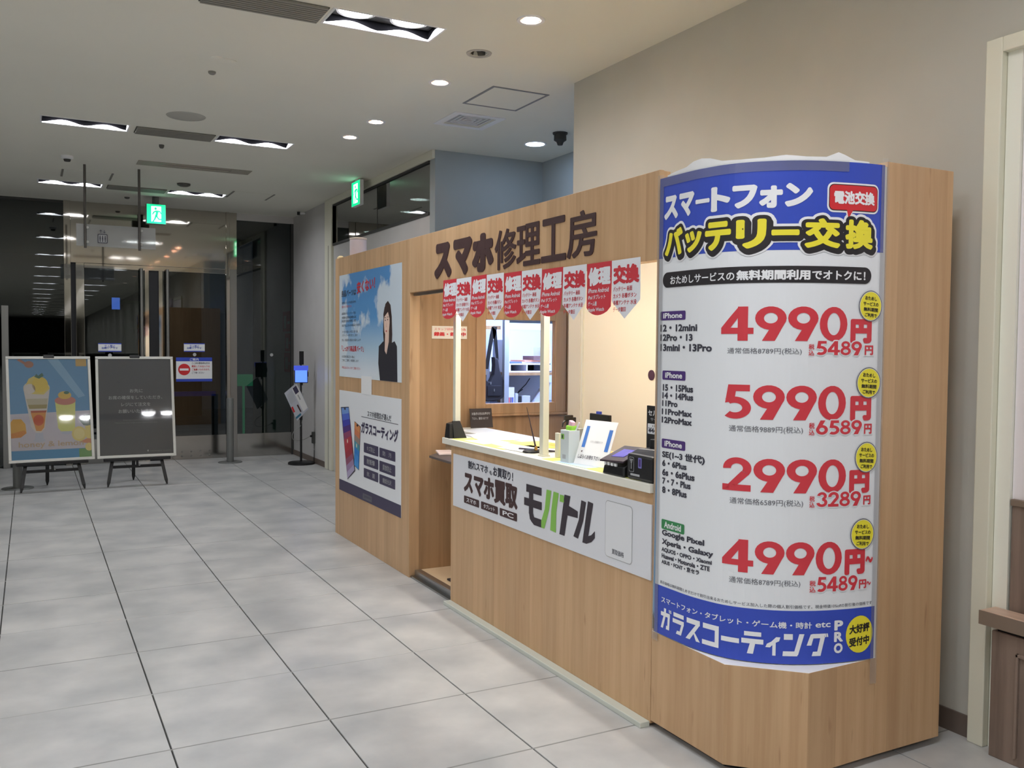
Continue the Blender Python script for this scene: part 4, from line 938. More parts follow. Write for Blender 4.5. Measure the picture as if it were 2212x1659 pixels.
def phone_ph(name, q, stops):
    """q: four corners (u,v) TL,TR,BR,BL ; stops of colour along its height"""
    P = Print(on_x(X0 - .0025)); L = lambda a, b, k: (a[0] + (b[0] - a[0]) * k, a[1] + (b[1] - a[1]) * k)
    C4 = q; P.poly(C4, I_dk, 2)
    ins = lambda p, k: (p[0] + (sum(a[0] for a in C4) / 4 - p[0]) * k[0], p[1] + (sum(a[1] for a in C4) / 4 - p[1]) * k[1])
    I4 = [ins(p, (.10, .022)) for p in C4]
    for i in range(len(stops)):
        a, b = i / len(stops), (i + 1) / len(stops)
        P.poly([L(I4[0], I4[3], a), L(I4[1], I4[2], a), L(I4[1], I4[2], b), L(I4[0], I4[3], b)], mat('phone_%s_%d' % (name, i), stops[i], .35), 3)
    m0 = L(I4[0], I4[1], .5); P.ell(m0[0], m0[1] - .008, .02, .009, I_dk, 4)
    m1 = L(L(I4[0], I4[1], .45), L(I4[3], I4[2], .45), .5); P.ell(m1[0], m1[1], .011, .016, mat('icon_pale', (238, 222, 200), .5), 4)
    P.build('printed_phone', t)
phone_ph('one', [(6.905, 1.020), (6.705, 1.035), (6.545, .560), (6.735, .470)], [(120, 160, 226), (84, 112, 214), (66, 70, 180), (84, 50, 130), (150, 70, 110), (186, 60, 74), (176, 46, 60), (160, 44, 62), (150, 80, 110), (160, 130, 170), (178, 166, 200)])
phone_ph('two', [(6.565, .935), (6.420, .905), (6.46, .575), (6.575, .600)], [(224, 150, 96), (214, 128, 90), (160, 140, 130), (70, 150, 170), (40, 130, 210), (50, 140, 220), (60, 150, 224)])
tag(MB().box(X0 - .004, X0 - .0022, 6.182, 6.407, 1.150, 1.282).build('paper_tab', M_paper), 'white paper slip bridging the sky poster and the coating poster', 'paper')
# notice on the partition
t = thing('recording_notice', (2.42, 5.45, 1.55), 'small white recording notice with red writing on the oak partition', 'notice')
MB().box(2.309, 2.56, 5.452, 5.456, 1.553, 1.636).build('sheet', mat('notice_cream', (238, 230, 216), .5), t)
P = Print(on_y(5.452)); P.text('スタッフ研修向上の為', 2.325, 2.55, 1.607, 1.624, I_bub, 2, .005).text('録画・録音中', 2.322, 2.55, 1.570, 1.597, I_bub, 2, .04); P.build('lettering', t)

# ================================================================== PENNANTS
pen = [(4.907, 4.712, 1.889, 1.661), (4.717, 4.520, 1.886, 1.642), (4.520, 4.331, 1.887, 1.660), (4.331, 4.134, 1.883, 1.638), (4.134, 3.941, 1.878, 1.650), (3.941, 3.743, 1.876, 1.634), (3.743, 3.549, 1.869, 1.645), (3.548, 3.350, 1.866, 1.623), (3.350, 3.158, 1.865, 1.640), (3.157, 2.956, 1.864, 1.620)]
I_flag = mat('flag_white', (234, 236, 242), .6); I_flr = mat('flag_red', (206, 52, 64), .6)
ordn = ['first', 'second', 'third', 'fourth', 'last']
for i, (a, b, zt, zb) in enumerate(pen):
    red = i % 2 == 0; Xp = X0 - .006 - .0015 * (i % 2)
    lab = ('%s red repair pennant counted from the doorway end' if red else '%s white pointed exchange pennant counted from the doorway end') % ordn[i // 2]
    t = thing('pennant', (Xp, (a + b) / 2, zt), lab, 'pennant', 'red and white pennants under the lintel')
    mid = (a + b) / 2; zs = zb + (.035 if red else .075); cv = .012 if red else .004
    ph = i * 1.3
    def mpf(u, v, h, a=a, b=b, zt=zt, Xp=Xp, ph=ph, cv=cv):
        s_ = (a - u) / (a - b); d = (zt - v) / .24
        return (Xp - h - cv * d * d * (1 + .5 * math.sin(ph)) - .003 * math.sin(s_ * 5 + ph) * d, u + .004 * d * math.sin(ph), v)
    P = Print(mpf, None); m_ = I_flr if red else I_flag
    n = 8
    for r in range(6):
        for c in range(n):
            u0_, u1_ = a + (b - a) * c / n, a + (b - a) * (c + 1) / n; v0_, v1_ = zt + (zs - zt) * r / 6, zt + (zs - zt) * (r + 1) / 6
            P.poly([(u0_, v0_), (u1_, v0_), (u1_, v1_), (u0_, v1_)], m_, 0)
    for c in range(n):
        s0, s1 = c / n, (c + 1) / n
        f = (lambda s: zs - (zs - zb) * math.sin(math.pi * min(max(s, 0), 1)) ** .6) if red else (lambda s: zs - (zs - zb) * (1 - abs(2 * s - 1)))
        u0_, u1_ = a + (b - a) * s0, a + (b - a) * s1
        if s0 > 0 or s1 < 1 or True: P.poly([(u0_, zs), (u1_, zs), (u1_, f(s1) - 1e-4), (u0_, f(s0) - 1e-4)], m_, 0)
    P.build('cloth', t)
    P = Print(mpf, None)
    if red:
        P.text('修理', a - .012, b + .008, zt - .098, zt - .018, I_flag, 1, .06)
        for k, (s_, w_) in enumerate((('iPhone Android', .95), ('iPad タブレット', .82), ('ゲーム機', .42), ('Apple Watch', .78))): P.text(s_, a - .012, a - .012 - .17 * w_, zt - .128 - .028 * k, zt - .108 - .028 * k, I_flag, 1, .02)
    else:
        P.text('交換', a - .012, b + .008, zt - .100, zt - .022, I_flr, 1, .06)
        for k, (s_, w_) in enumerate((('バッテリー 画面', .8), ('カメラ 各種ボタン', .97), ('各種アンテナ 水没', .97), ('データ復旧', .56))): P.text(s_, a - .012, a - .012 - .17 * w_, zt - .130 - .028 * k, zt - .110 - .028 * k, I_flr, 1, .015)
    P.build('lettering', t)

# ================================================================== WORKROOM BEHIND THE PARTITION
M_rm = mat('workroom_wall', (214, 222, 236), .7)
mb = MB(); mb.box(2.3, 4.28, 6.97, 7.0, 0, 2.1); mb.box(4.24, 4.28, 5.5, 6.97, 0, 2.1); mb.box(2.23, 4.28, 5.50, 7.0, 2.1, 2.12)
o = mb.build('workroom_shell', M_rm); tag(o, 'pale blue-white workroom walls seen through the partition window', 'wall panel')
t = thing('workroom_lamp', (3.6, 6.1, 2.09), 'cool flat lamp on the workroom ceiling behind the partition', 'lamp')
MB().box(3.2, 3.9, 5.95, 6.25, 2.083, 2.098).build('housing', M_white, t); MB().box(3.22, 3.88, 5.97, 6.23, 2.078, 2.083).build('diffuser', M_room, t)
t = thing('shelf_unit', (3.5, 6.45, 0), 'grey upright shelf unit with a wooden shelf in the workroom', 'shelf')
M_up = mat('upright_grey', (168, 178, 192), .5)
MB().box(3.285, 3.325, 6.30, 6.34, 0, 2.05).build('upright', M_up, t); MB().box(3.325, 3.95, 6.30, 6.33, 1.64, 1.692).build('crossbar', M_up, t)
MB().box(3.325, 3.95, 6.31, 6.33, 1.692, 1.72).build('dark_top', M_black, t)
MB().box(3.325, 3.95, 6.30, 6.75, 1.278, 1.300).build('wooden_shelf', M_woodd, t); MB().box(3.325, 3.95, 6.30, 6.75, 1.03, 1.05).build('lower_shelf', M_up, t)
MB().box(3.325, 3.95, 6.74, 6.76, 1.05, 1.278).build('back_board', mat('shelf_back', (186, 188, 196), .7), t)
tag(MB().box(2.3, 3.28, 6.55, 6.57, 0, 2.05).build('hanging_sheet', mat('side_sheet', (170, 182, 200), .6)), 'pale crumpled sheet hanging behind the black shoulder bag', 'sheet')
t = thing('pigeonhole_tray', (3.53, 6.4, 1.3), 'white two-bay letter tray on the workroom shelf', 'tray')
mb = MB(); mb.box(3.348, 3.72, 6.33, 6.60, 1.302, 1.312).box(3.348, 3.72, 6.33, 6.60, 1.362, 1.372).box(3.348, 3.356, 6.33, 6.60, 1.312, 1.362).box(3.50, 3.508, 6.33, 6.60, 1.312, 1.362).box(3.712, 3.72, 6.33, 6.60, 1.302, 1.50).box(3.332, 3.346, 6.33, 6.60, 1.302, 1.56)
mb.build('tray_body', mat('tray_white', (226, 232, 246), .5), t); MB().box(3.356, 3.712, 6.59, 6.60, 1.312, 1.362).build('tray_back', M_void, t)
for i, (a, b, c, d, z, m_, lab) in enumerate(((3.36, 3.47, 6.36, 6.55, 1.374, (86, 100, 190), 'blue-lined papers lying on the letter tray'), (3.49, 3.69, 6.38, 6.58, 1.385, (214, 140, 112), 'orange papers lying on the letter tray'), (3.56, 3.70, 6.36, 6.5, 1.40, (110, 84, 84), 'brown pouch topping the letter tray pile'))):
    t = tag(MB().box(a, b, c, d, z, z + .012 + .02 * (i == 2), rot=Matrix.Rotation(.06 * (i + 1), 3, 'Z')).build('paper_stack', mat('pap%d' % i, m_, .6), bevel=.001), lab, 'papers')
tag(MB().box(3.44, 3.72, 6.38, 6.57, 1.374, 1.384).build('paper_stack', M_paper), 'white sheets lying on the letter tray', 'papers')
t = thing('binder_box', (3.35, 6.33, 1.05), 'white box with purple and blue stripes on the lower workroom shelf', 'box')
MB().box(3.328, 3.385, 6.32, 6.45, 1.05, 1.185).build('box_body', M_white, t); P = Print(on_y(6.32))
for k, m_ in enumerate((I_bub, I_pur, I_blue)): P.rect(3.333 + .016 * k, 3.344 + .016 * k, 1.055, 1.105, m_, 1)
P.build('stripes', t)
for (a, b, z, m_, lab, nm) in ((3.395, 3.42, 1.135, (196, 206, 226), 'narrow pale carton beside the striped box', 'carton'), (3.455, 3.53, 1.115, (200, 206, 222), 'small pale carton in the middle of the lower shelf', 'carton'), (3.425, 3.45, 1.11, (40, 42, 50), 'small black block between the pale cartons', 'block')):
    tag(MB().box(a, b, 6.32, 6.40, 1.05, z).build(nm, mat('c_%s_%d' % (nm, m_[0]), m_, .6), bevel=.002), lab, nm)
tag(MB().hexa([(3.57, 6.34, 1.05), (3.64, 6.34, 1.05), (3.735, 6.34, 1.215), (3.67, 6.34, 1.215)], [(3.57, 6.38, 1.05), (3.64, 6.38, 1.05), (3.735, 6.38, 1.215), (3.67, 6.38, 1.215)]).build('leaning_folder', mat('folder_white', (206, 214, 236), .5)), 'white folder leaning at an angle on the lower workroom shelf', 'folder')
tag(MB().tube([(3.50, 6.5, 1.05), (3.52, 6.5, 1.14), (3.56, 6.45, 1.20), (3.58, 6.42, 1.25)], .004, 8).tube([(3.51, 6.52, 1.05), (3.50, 6.5, 1.12), (3.53, 6.45, 1.16)], .004, 8).build('lamp_arm', M_black), 'thin dark bent desk-lamp arm on the lower workroom shelf', 'lamp arm')
tag(MB().lathe((3.43, 6.6, 1.05), [(.05, 0), (.06, .04), (.05, .10), (.02, .12)], 16).build('tape_roll_bag', mat('kraft', (150, 128, 100), .7), smooth=True), 'crumpled brown bag at the back of the lower workroom shelf', 'bag')
MB_ = MB().box(3.115, 3.28, 6.36, 6.385, 1.64, 1.668)
t = thing('coat_rail', (3.2, 6.37, 1.64), 'wooden peg rail holding the black shoulder bag', 'rail'); MB_.build('board', M_woodd, t)
MB().tube([(3.205, 6.36, 1.655), (3.205, 6.33, 1.65), (3.205, 6.325, 1.665)], .006, 8).build('hook', M_steel, t)
t = thing('shoulder_bag', (3.2, 6.34, 1.08), 'black cloth shoulder bag hanging by its strap behind the window', 'bag')
def slab(pts, y0, y1): return MB().add([(x, y0, z) for x, z in pts] + [(x, y1, z) for x, z in pts], [tuple(range(len(pts)))[::-1], tuple(range(len(pts), 2 * len(pts)))] + [(i, (i + 1) % len(pts), len(pts) + (i + 1) % len(pts), len(pts) + i) for i in range(len(pts))])
M_bag = mat('bag_black', (40, 40, 50), .8)
slab([(3.112, 1.20), (3.13, 1.245), (3.165, 1.225), (3.20, 1.285), (3.205, 1.36), (3.20, 1.425), (3.215, 1.415), (3.235, 1.41), (3.25, 1.32), (3.275, 1.26), (3.285, 1.24), (3.283, 1.11), (3.25, 1.085), (3.14, 1.075), (3.112, 1.10)], 6.31, 6.37).build('body', M_bag, t, bevel=.006)
slab([(3.125, 1.33), (3.155, 1.33), (3.195, 1.55), (3.215, 1.63), (3.225, 1.63), (3.232, 1.48), (3.245, 1.40), (3.228, 1.40), (3.215, 1.47), (3.205, 1.55), (3.232, 1.66), (3.185, 1.66), (3.17, 1.60)], 6.325, 6.331).build('strap', M_black, t)
MB().box(3.127, 3.152, 6.318, 6.328, 1.285, 1.315).build('buckle', M_alu, t)
MB().tube([(3.132, 6.322, 1.285), (3.13, 6.322, 1.24)], .006, 8).build('strap_tab', M_black, t)
MB().box(3.14, 3.26, 6.305, 6.311, 1.12, 1.2).build('front_pocket', mat('bag_pocket', (32, 32, 42), .8), t, bevel=.002)
for x, z in ((3.165, 1.21), (3.195, 1.155)): MB().box(x, x + .006, 6.302, 6.306, z, z + .02).build('zip_pull', M_alu, t)
# ================================================================== THINGS ON THE COUNTER
ZT = .967
def paper(x, y, w_, d, a, z, m_, lab, nm='sheet'):
    o = MB().box(x - w_ / 2, x + w_ / 2, y - d / 2, y + d / 2, z, z + .0008, rot=Matrix.Rotation(a, 3, 'Z')).build(nm, mat('doc_%d_%d_%d' % m_, m_, .6)); return tag(o, lab, 'paper')
paper(2.33, 3.35, .34, .80, .0, ZT + .0002, (240, 240, 120), 'long yellow price sheet under the small leaning sign')
paper(2.26, 3.50, .20, .28, .0, ZT + .0012, (196, 220, 240), 'pale blue sheet beside the white cups', 'leaflet')
paper(2.36, 3.12, .2, .25, .05, ZT + .0012, (244, 206, 206), 'pink sheet between the leaning sign and the card reader', 'leaflet')
paper(2.30, 4.48, .28, .62, .02, ZT + .0002, (238, 238, 120), 'yellow sheet at the doorway end of the counter')
paper(2.27, 4.55, .18, .22, .05, ZT + .0012, (206, 214, 244), 'lilac sheet on the yellow sheet near the pen stand', 'leaflet')
paper(2.33, 4.33, .2, .24, -.05, ZT + .0012, (244, 210, 214), 'pink sheet next to the lilac one on the counter', 'leaflet')
paper(2.46, 4.28, .22, .34, .05, ZT + .0022, (246, 232, 110), 'bright yellow sheet toward the back of the counter', 'leaflet')
paper(2.56, 4.05, .16, .5, -.06, ZT + .0032, (246, 200, 90), 'orange-yellow sheet along the back edge of the counter', 'leaflet')
paper(2.30, 4.12, .22, .30, .1, ZT + .0022, (248, 248, 248), 'white sheet under the black pen stand', 'leaflet')
paper(2.47, 4.84, .26, .32, .25, ZT + .0012, (250, 236, 232), 'loose pale paper pile near the small black card', 'leaflet')
paper(2.40, 4.72, .24, .3, -.2, ZT + .0022, (248, 246, 246), 'loose white paper near the black box at the counter end', 'leaflet')
paper(2.34, 4.79, .10, .2, -.3, ZT + .0035, (240, 240, 246), 'narrow white slip in front of the loose papers', 'leaflet')
t = thing('pen_stand', (2.24, 3.99, ZT), 'black pen stand with a tall tapering pen leaning left', 'pen stand')
zb = ZT + .0032
MB().lathe((2.24, 3.995, zb), [(.045, 0), (.044, .006), (.03, .013), (.012, .016)], 22).build('base', M_black, t, smooth=True)
MB().lathe((2.25, 3.965, zb + .012), [(.009, 0), (.008, .012), (.005, .02)], 14).build('socket', mat('brass', (190, 150, 80), .3, .9), t, smooth=True)
MB().tube([(2.25, 3.965, zb + .02), (2.245, 3.99, zb + .09), (2.236, 4.04, zb + .225)], .0055, 10, r1=.0012).build('pen', mat('pen_plum', (46, 28, 40), .35), t, smooth=True)
tag(MB().box(2.20, 2.215, 3.88, 4.12, ZT + .0035, ZT + .011, rot=Matrix.Rotation(.5, 3, 'Z'), piv=(2.2, 4.2, 0)).build('flat_pen', mat('pen_plum', (46, 28, 40), .35), bevel=.002), 'dark pen lying flat on the sheets left of the pen stand', 'pen')
t = thing('desk_clip_box', (2.21, 4.83, ZT), 'small black sloped stand at the doorway end of the worktop', 'stand')
MB().hexa([(2.145, 4.80, ZT), (2.202, 4.80, ZT), (2.202, 4.872, ZT), (2.145, 4.872, ZT)], [(2.152, 4.815, ZT + .085), (2.193, 4.815, ZT + .095), (2.193, 4.865, ZT + .095), (2.152, 4.865, ZT + .085)]).build('body', M_black, t, bevel=.003)
MB().hexa([(2.17, 4.785, ZT), (2.25, 4.785, ZT), (2.25, 4.791, ZT), (2.17, 4.791, ZT)], [(2.172, 4.818, ZT + .10), (2.22, 4.818, ZT + .10), (2.22, 4.824, ZT + .10), (2.172, 4.824, ZT + .10)]).build('front_flap', M_matt, t)
t = thing('black_card_sign', (2.69, 5.40, .967), 'small black card with white writing leaning below the window', 'sign')
o_, U_, V_ = Vector((2.55, 5.36, .967)), Vector((.162, 0, -.0)), Vector((.012, .05, .125)); 
tq = [o_, o_ + U_, o_ + U_ + V_, o_ + V_]; MB().hexa(tq, [p + Vector((0, .004, 0)) for p in tq]).build('card', mat('card_black', (48, 40, 40), .5), t)
P = Print(on_frame(o_, U_, V_)); P.text('お急ぎの方はお声がけ', .08, .92, .66, .80, I_lg, 2, .02).text('下さい。最短15分です', .08, .82, .42, .55, I_lg, 2, .01); P.build('lettering', t)
MB().box(2.60, 2.66, 5.40, 5.43, .967, 1.0).build('easel_back', M_black, t)
t = thing('spray_bottle', (2.63, 4.27, ZT), 'spray bottle with black trigger head behind the middle post', 'spray bottle')
MB().lathe((2.63, 4.27, ZT + .004), [(.03, 0), (.032, .01), (.032, .06), (.014, .085), (.012, .095)], 18).build('bottle', mat('bottle_smoke', (70, 66, 66), .3), t, smooth=True)
MB().box(2.618, 2.646, 4.258, 4.282, 1.062, 1.10).box(2.602, 2.655, 4.260, 4.280, 1.10, 1.128).box(2.640, 2.675, 4.262, 4.278, 1.085, 1.115).build('trigger_head', M_black, t, bevel=.004)
MB().tube([(2.612, 4.27, 1.10), (2.594, 4.27, 1.085), (2.588, 4.27, 1.062)], .006, 8, r1=.003).build('trigger', M_black, t)
t = thing('tissue_holder', (2.205, 3.585, ZT), 'tall white box of green and pink packets beside the middle post', 'box')
MB().box(2.185, 2.245, 3.545, 3.62, ZT + .0012, 1.118).build('box_body', mat('cup_white', (216, 224, 224), .4), t, bevel=.002)
P = Print(on_x(2.185)); P.rrect(3.612, 3.585, 1.075, 1.10, .004, I_lime, 1).rrect(3.605, 3.595, 1.08, 1.095, .003, I_txt, 2).rect(3.60, 3.57, .985, 1.005, I_lg, 1); P.build('printed_mark', t)
MB().box(2.20, 2.235, 3.553, 3.60, 1.10, 1.14).build('green_packet', mat('packet_green', (150, 214, 70), .5), t, bevel=.006)
MB().box(2.205, 2.225, 3.555, 3.585, 1.12, 1.162, rot=Matrix.Rotation(.3, 3, 'X')).build('pink_packet', mat('packet_pink', (240, 190, 210), .5), t, bevel=.004)
MB().tube([(2.225, 3.555, 1.11), (2.235, 3.535, 1.155)], .004, 8).build('white_pen', M_white, t)
t = thing('clear_cup', (2.22, 3.50, ZT), 'clear plastic holder squeezed between white box and leaning sign', 'holder')
MB().box(2.26, 2.31, 3.585, 3.635, ZT + .004, 1.12).build('cup_body', M_acry, t)
tag(MB().box(2.245, 2.262, 3.735, 3.77, ZT + .0012, 1.088).build('white_stick_box', M_cream, bevel=.002), 'slim cream box standing just right of the middle post', 'box')
t = thing('leaning_sign', (2.27, 3.42, ZT), 'white sheet sign with blue side bars leaning back on the counter', 'sign')
# corners measured on the leaning plane
BLc, BRc = Vector((2.20, 3.525, ZT + .003)), Vector((2.235, 3.315, ZT + .003)); TLc, TRc = Vector((2.285, 3.555, 1.167)), Vector((2.325, 3.335, 1.155))
Uv, Vv = BRc - BLc, TLc - BLc; tq = [BLc, BRc, BRc + Vv, TLc]; nrm = Uv.cross(Vv).normalized() * -1
nrm = nrm if nrm.x > 0 else -nrm
MB().hexa(tq, [p + nrm * .003 for p in tq]).build('sheet', M_paper, t)
Pm_ = lambda u, v, h: tuple(BLc + Uv * u + Vv * v - nrm * (h + .0004))
P = Print(Pm_); P.rect(.10, .20, .38, .86, mat('ink_mid_blue', (62, 116, 196), .5), 1).rect(.82, .93, .34, .82, mat('ink_mid_blue', (62, 116, 196), .5), 1)
P.text('しばらくお待ち下さい。', .08, .80, .13, .22, I_txt, 2, .02).ell(.15, .29, .02, .02, I_brown, 1, 10).text('ただいま接客中です', .34, .72, .50, .55, I_lg, 2, .01); P.build('lettering', t)
MB().hexa([BLc + nrm * .004 + Uv * .4, BLc + nrm * .004 + Uv * .6, BLc + Vector((.09, 0, 0)) + Uv * .6, BLc + Vector((.09, 0, 0)) + Uv * .4], [p + Vector((.006, 0, 0)) for p in (BLc + Vv * .8 + Uv * .4 + nrm * .004, BLc + Vv * .8 + Uv * .6 + nrm * .004, BLc + Vv * .8 + Uv * .6 + nrm * .01, BLc + Vv * .8 + Uv * .4 + nrm * .01)]).build('prop', M_white, t)
t = thing('tablet_stand', (2.40, 3.42, ZT), 'black bar-shaped device peeping over the white leaning sign', 'stand')
MB().box(2.375, 2.42, 3.50, 3.62, ZT + .004, ZT + .02).box(2.385, 2.392, 3.545, 3.58, ZT + .02, 1.18).build('leg_frame', M_black, t); MB().box(2.368, 2.384, 3.49, 3.655, 1.155, 1.188).build('screen_head', M_black, t, bevel=.003)
MB().box(2.370, 2.382, 3.57, 3.60, 1.188, 1.20).build('blue_clip', I_blue, t)
t = thing('card_reader', (2.19, 3.13, ZT), 'black wedge card reader with a violet display', 'card reader')
z = ZT
MB().hexa([(2.15, 3.055, z), (2.26, 3.055, z), (2.26, 3.225, z), (2.15, 3.215, z)], [(2.155, 3.065, z + .042), (2.255, 3.065, z + .094), (2.255, 3.20, z + .090), (2.155, 3.21, z + .036)]).build('body', M_black, t, bevel=.006)
aq = [Vector(p) for p in ((2.146, 3.228, z + .050), (2.146, 3.055, z + .060), (2.262, 3.05, z + .112), (2.262, 3.21, z + .106))]
MB().hexa(aq, [p + Vector((0, 0, .008)) for p in aq]).build('lid', mat('reader_lid', (58, 46, 56), .35), t, bevel=.002)
bq = [aq[0].lerp(aq[2], .25), aq[1].lerp(aq[3], .25), aq[2].lerp(aq[0], .25), aq[3].lerp(aq[1], .25)]
MB().hexa([p + Vector((0, 0, .008)) for p in bq], [p + Vector((0, 0, .0095)) for p in bq]).build('display', mat('violet_display', (92, 84, 190), .3), t)
for k in range(4): MB().box(2.148, 2.156, 3.11 + .025 * k, 3.122 + .025 * k, z + .040, z + .052).build('key', M_white, t)
t = thing('payment_terminal', (2.21, 2.96, ZT), 'chunky black payment terminal against the poster edge', 'payment terminal')
MB().box(2.15, 2.27, 2.862, 3.04, ZT, 1.075).build('body', M_black, t, bevel=.014)
MB().hexa([(2.16, 2.87, 1.07), (2.26, 2.87, 1.07), (2.26, 3.03, 1.07), (2.16, 3.03, 1.07)], [(2.18, 2.88, 1.10), (2.25, 2.88, 1.10), (2.25, 3.0, 1.095), (2.18, 3.0, 1.095)]).build('top_hood', mat('hood', (56, 56, 62), .3), t, bevel=.004)
MB().box(2.20, 2.25, 2.865, 2.95, 1.09, 1.135).build('paper_slot', M_black, t, bevel=.003)
P = Print(on_x(2.1498)); P.rrect(3.018, 2.984, 1.0, 1.06, .006, I_lg, 1).rrect(3.016, 2.986, 1.002, 1.058, .005, M_black, 2).rect(3.003, 2.999, 1.012, 1.035, I_lg, 3)
for k in range(3): P.rect(3.006 + .003 * k, 2.996 - .003 * k, 1.036 + .006 * k, 1.040 + .006 * k, I_lg, 3)
P.rrect(2.956, 2.932, 1.02, 1.062, .004, mat('ink_violet', (120, 120, 190), .4), 1).rrect(2.95, 2.938, 1.026, 1.056, .003, I_pur, 2).rect(3.008, 2.945, .985, .994, I_lg, 1); P.build('front_print', t)
t = thing('self_service_sign', (2.28, 2.97, ZT), 'tall black price sign with 440 yen behind the terminal', 'sign')
MB().box(2.275, 2.281, 2.87, 3.072, ZT, 1.262).build('board', M_matt, t)
P = Print(on_x(2.275)); P.text('セルフ', 3.062, 2.97, 1.222, 1.244, I_white, 1, .02).text('サービス', 3.045, 2.96, 1.20, 1.213, I_lg, 1, .01).rrect(3.064, 2.93, 1.145, 1.188, .004, I_pbody, 1).text('¥440', 3.058, 2.985, 1.150, 1.172, I_txt, 2, .03).text('1回', 3.03, 2.99, 1.175, 1.184, I_txt, 2, .01); P.build('lettering', t)

# ================================================================== ON TOP OF THE BOOTH
t = thing('canister', (2.33, 7.0, HT), 'pinkish white canister on the booth top at its far corner', 'canister')
MB().lathe((2.30, 6.93, HT), [(.062, 0), (.066, .01), (.066, .145), (.06, .15)], 26).build('body', mat('canister_pinkish', (236, 224, 230), .4), t, smooth=True)
MB().lathe((2.30, 6.93, HT + .15), [(.068, 0), (.068, .012), (.05, .016)], 26).build('lid', mat('canister_lid', (240, 226, 214), .4), t, smooth=True)
tag(MB().lathe((2.19, 7.03, HT), [(.03, 0), (.028, .014), (.012, .026)], 18).build('corner_lamp', mat('lamp_glow_cream', (250, 232, 180), .4), smooth=True), 'small lamp on the far top corner of the booth, its yellow glow painted cream', 'knob')  # small lamp's yellow glow put into a pale cream solid

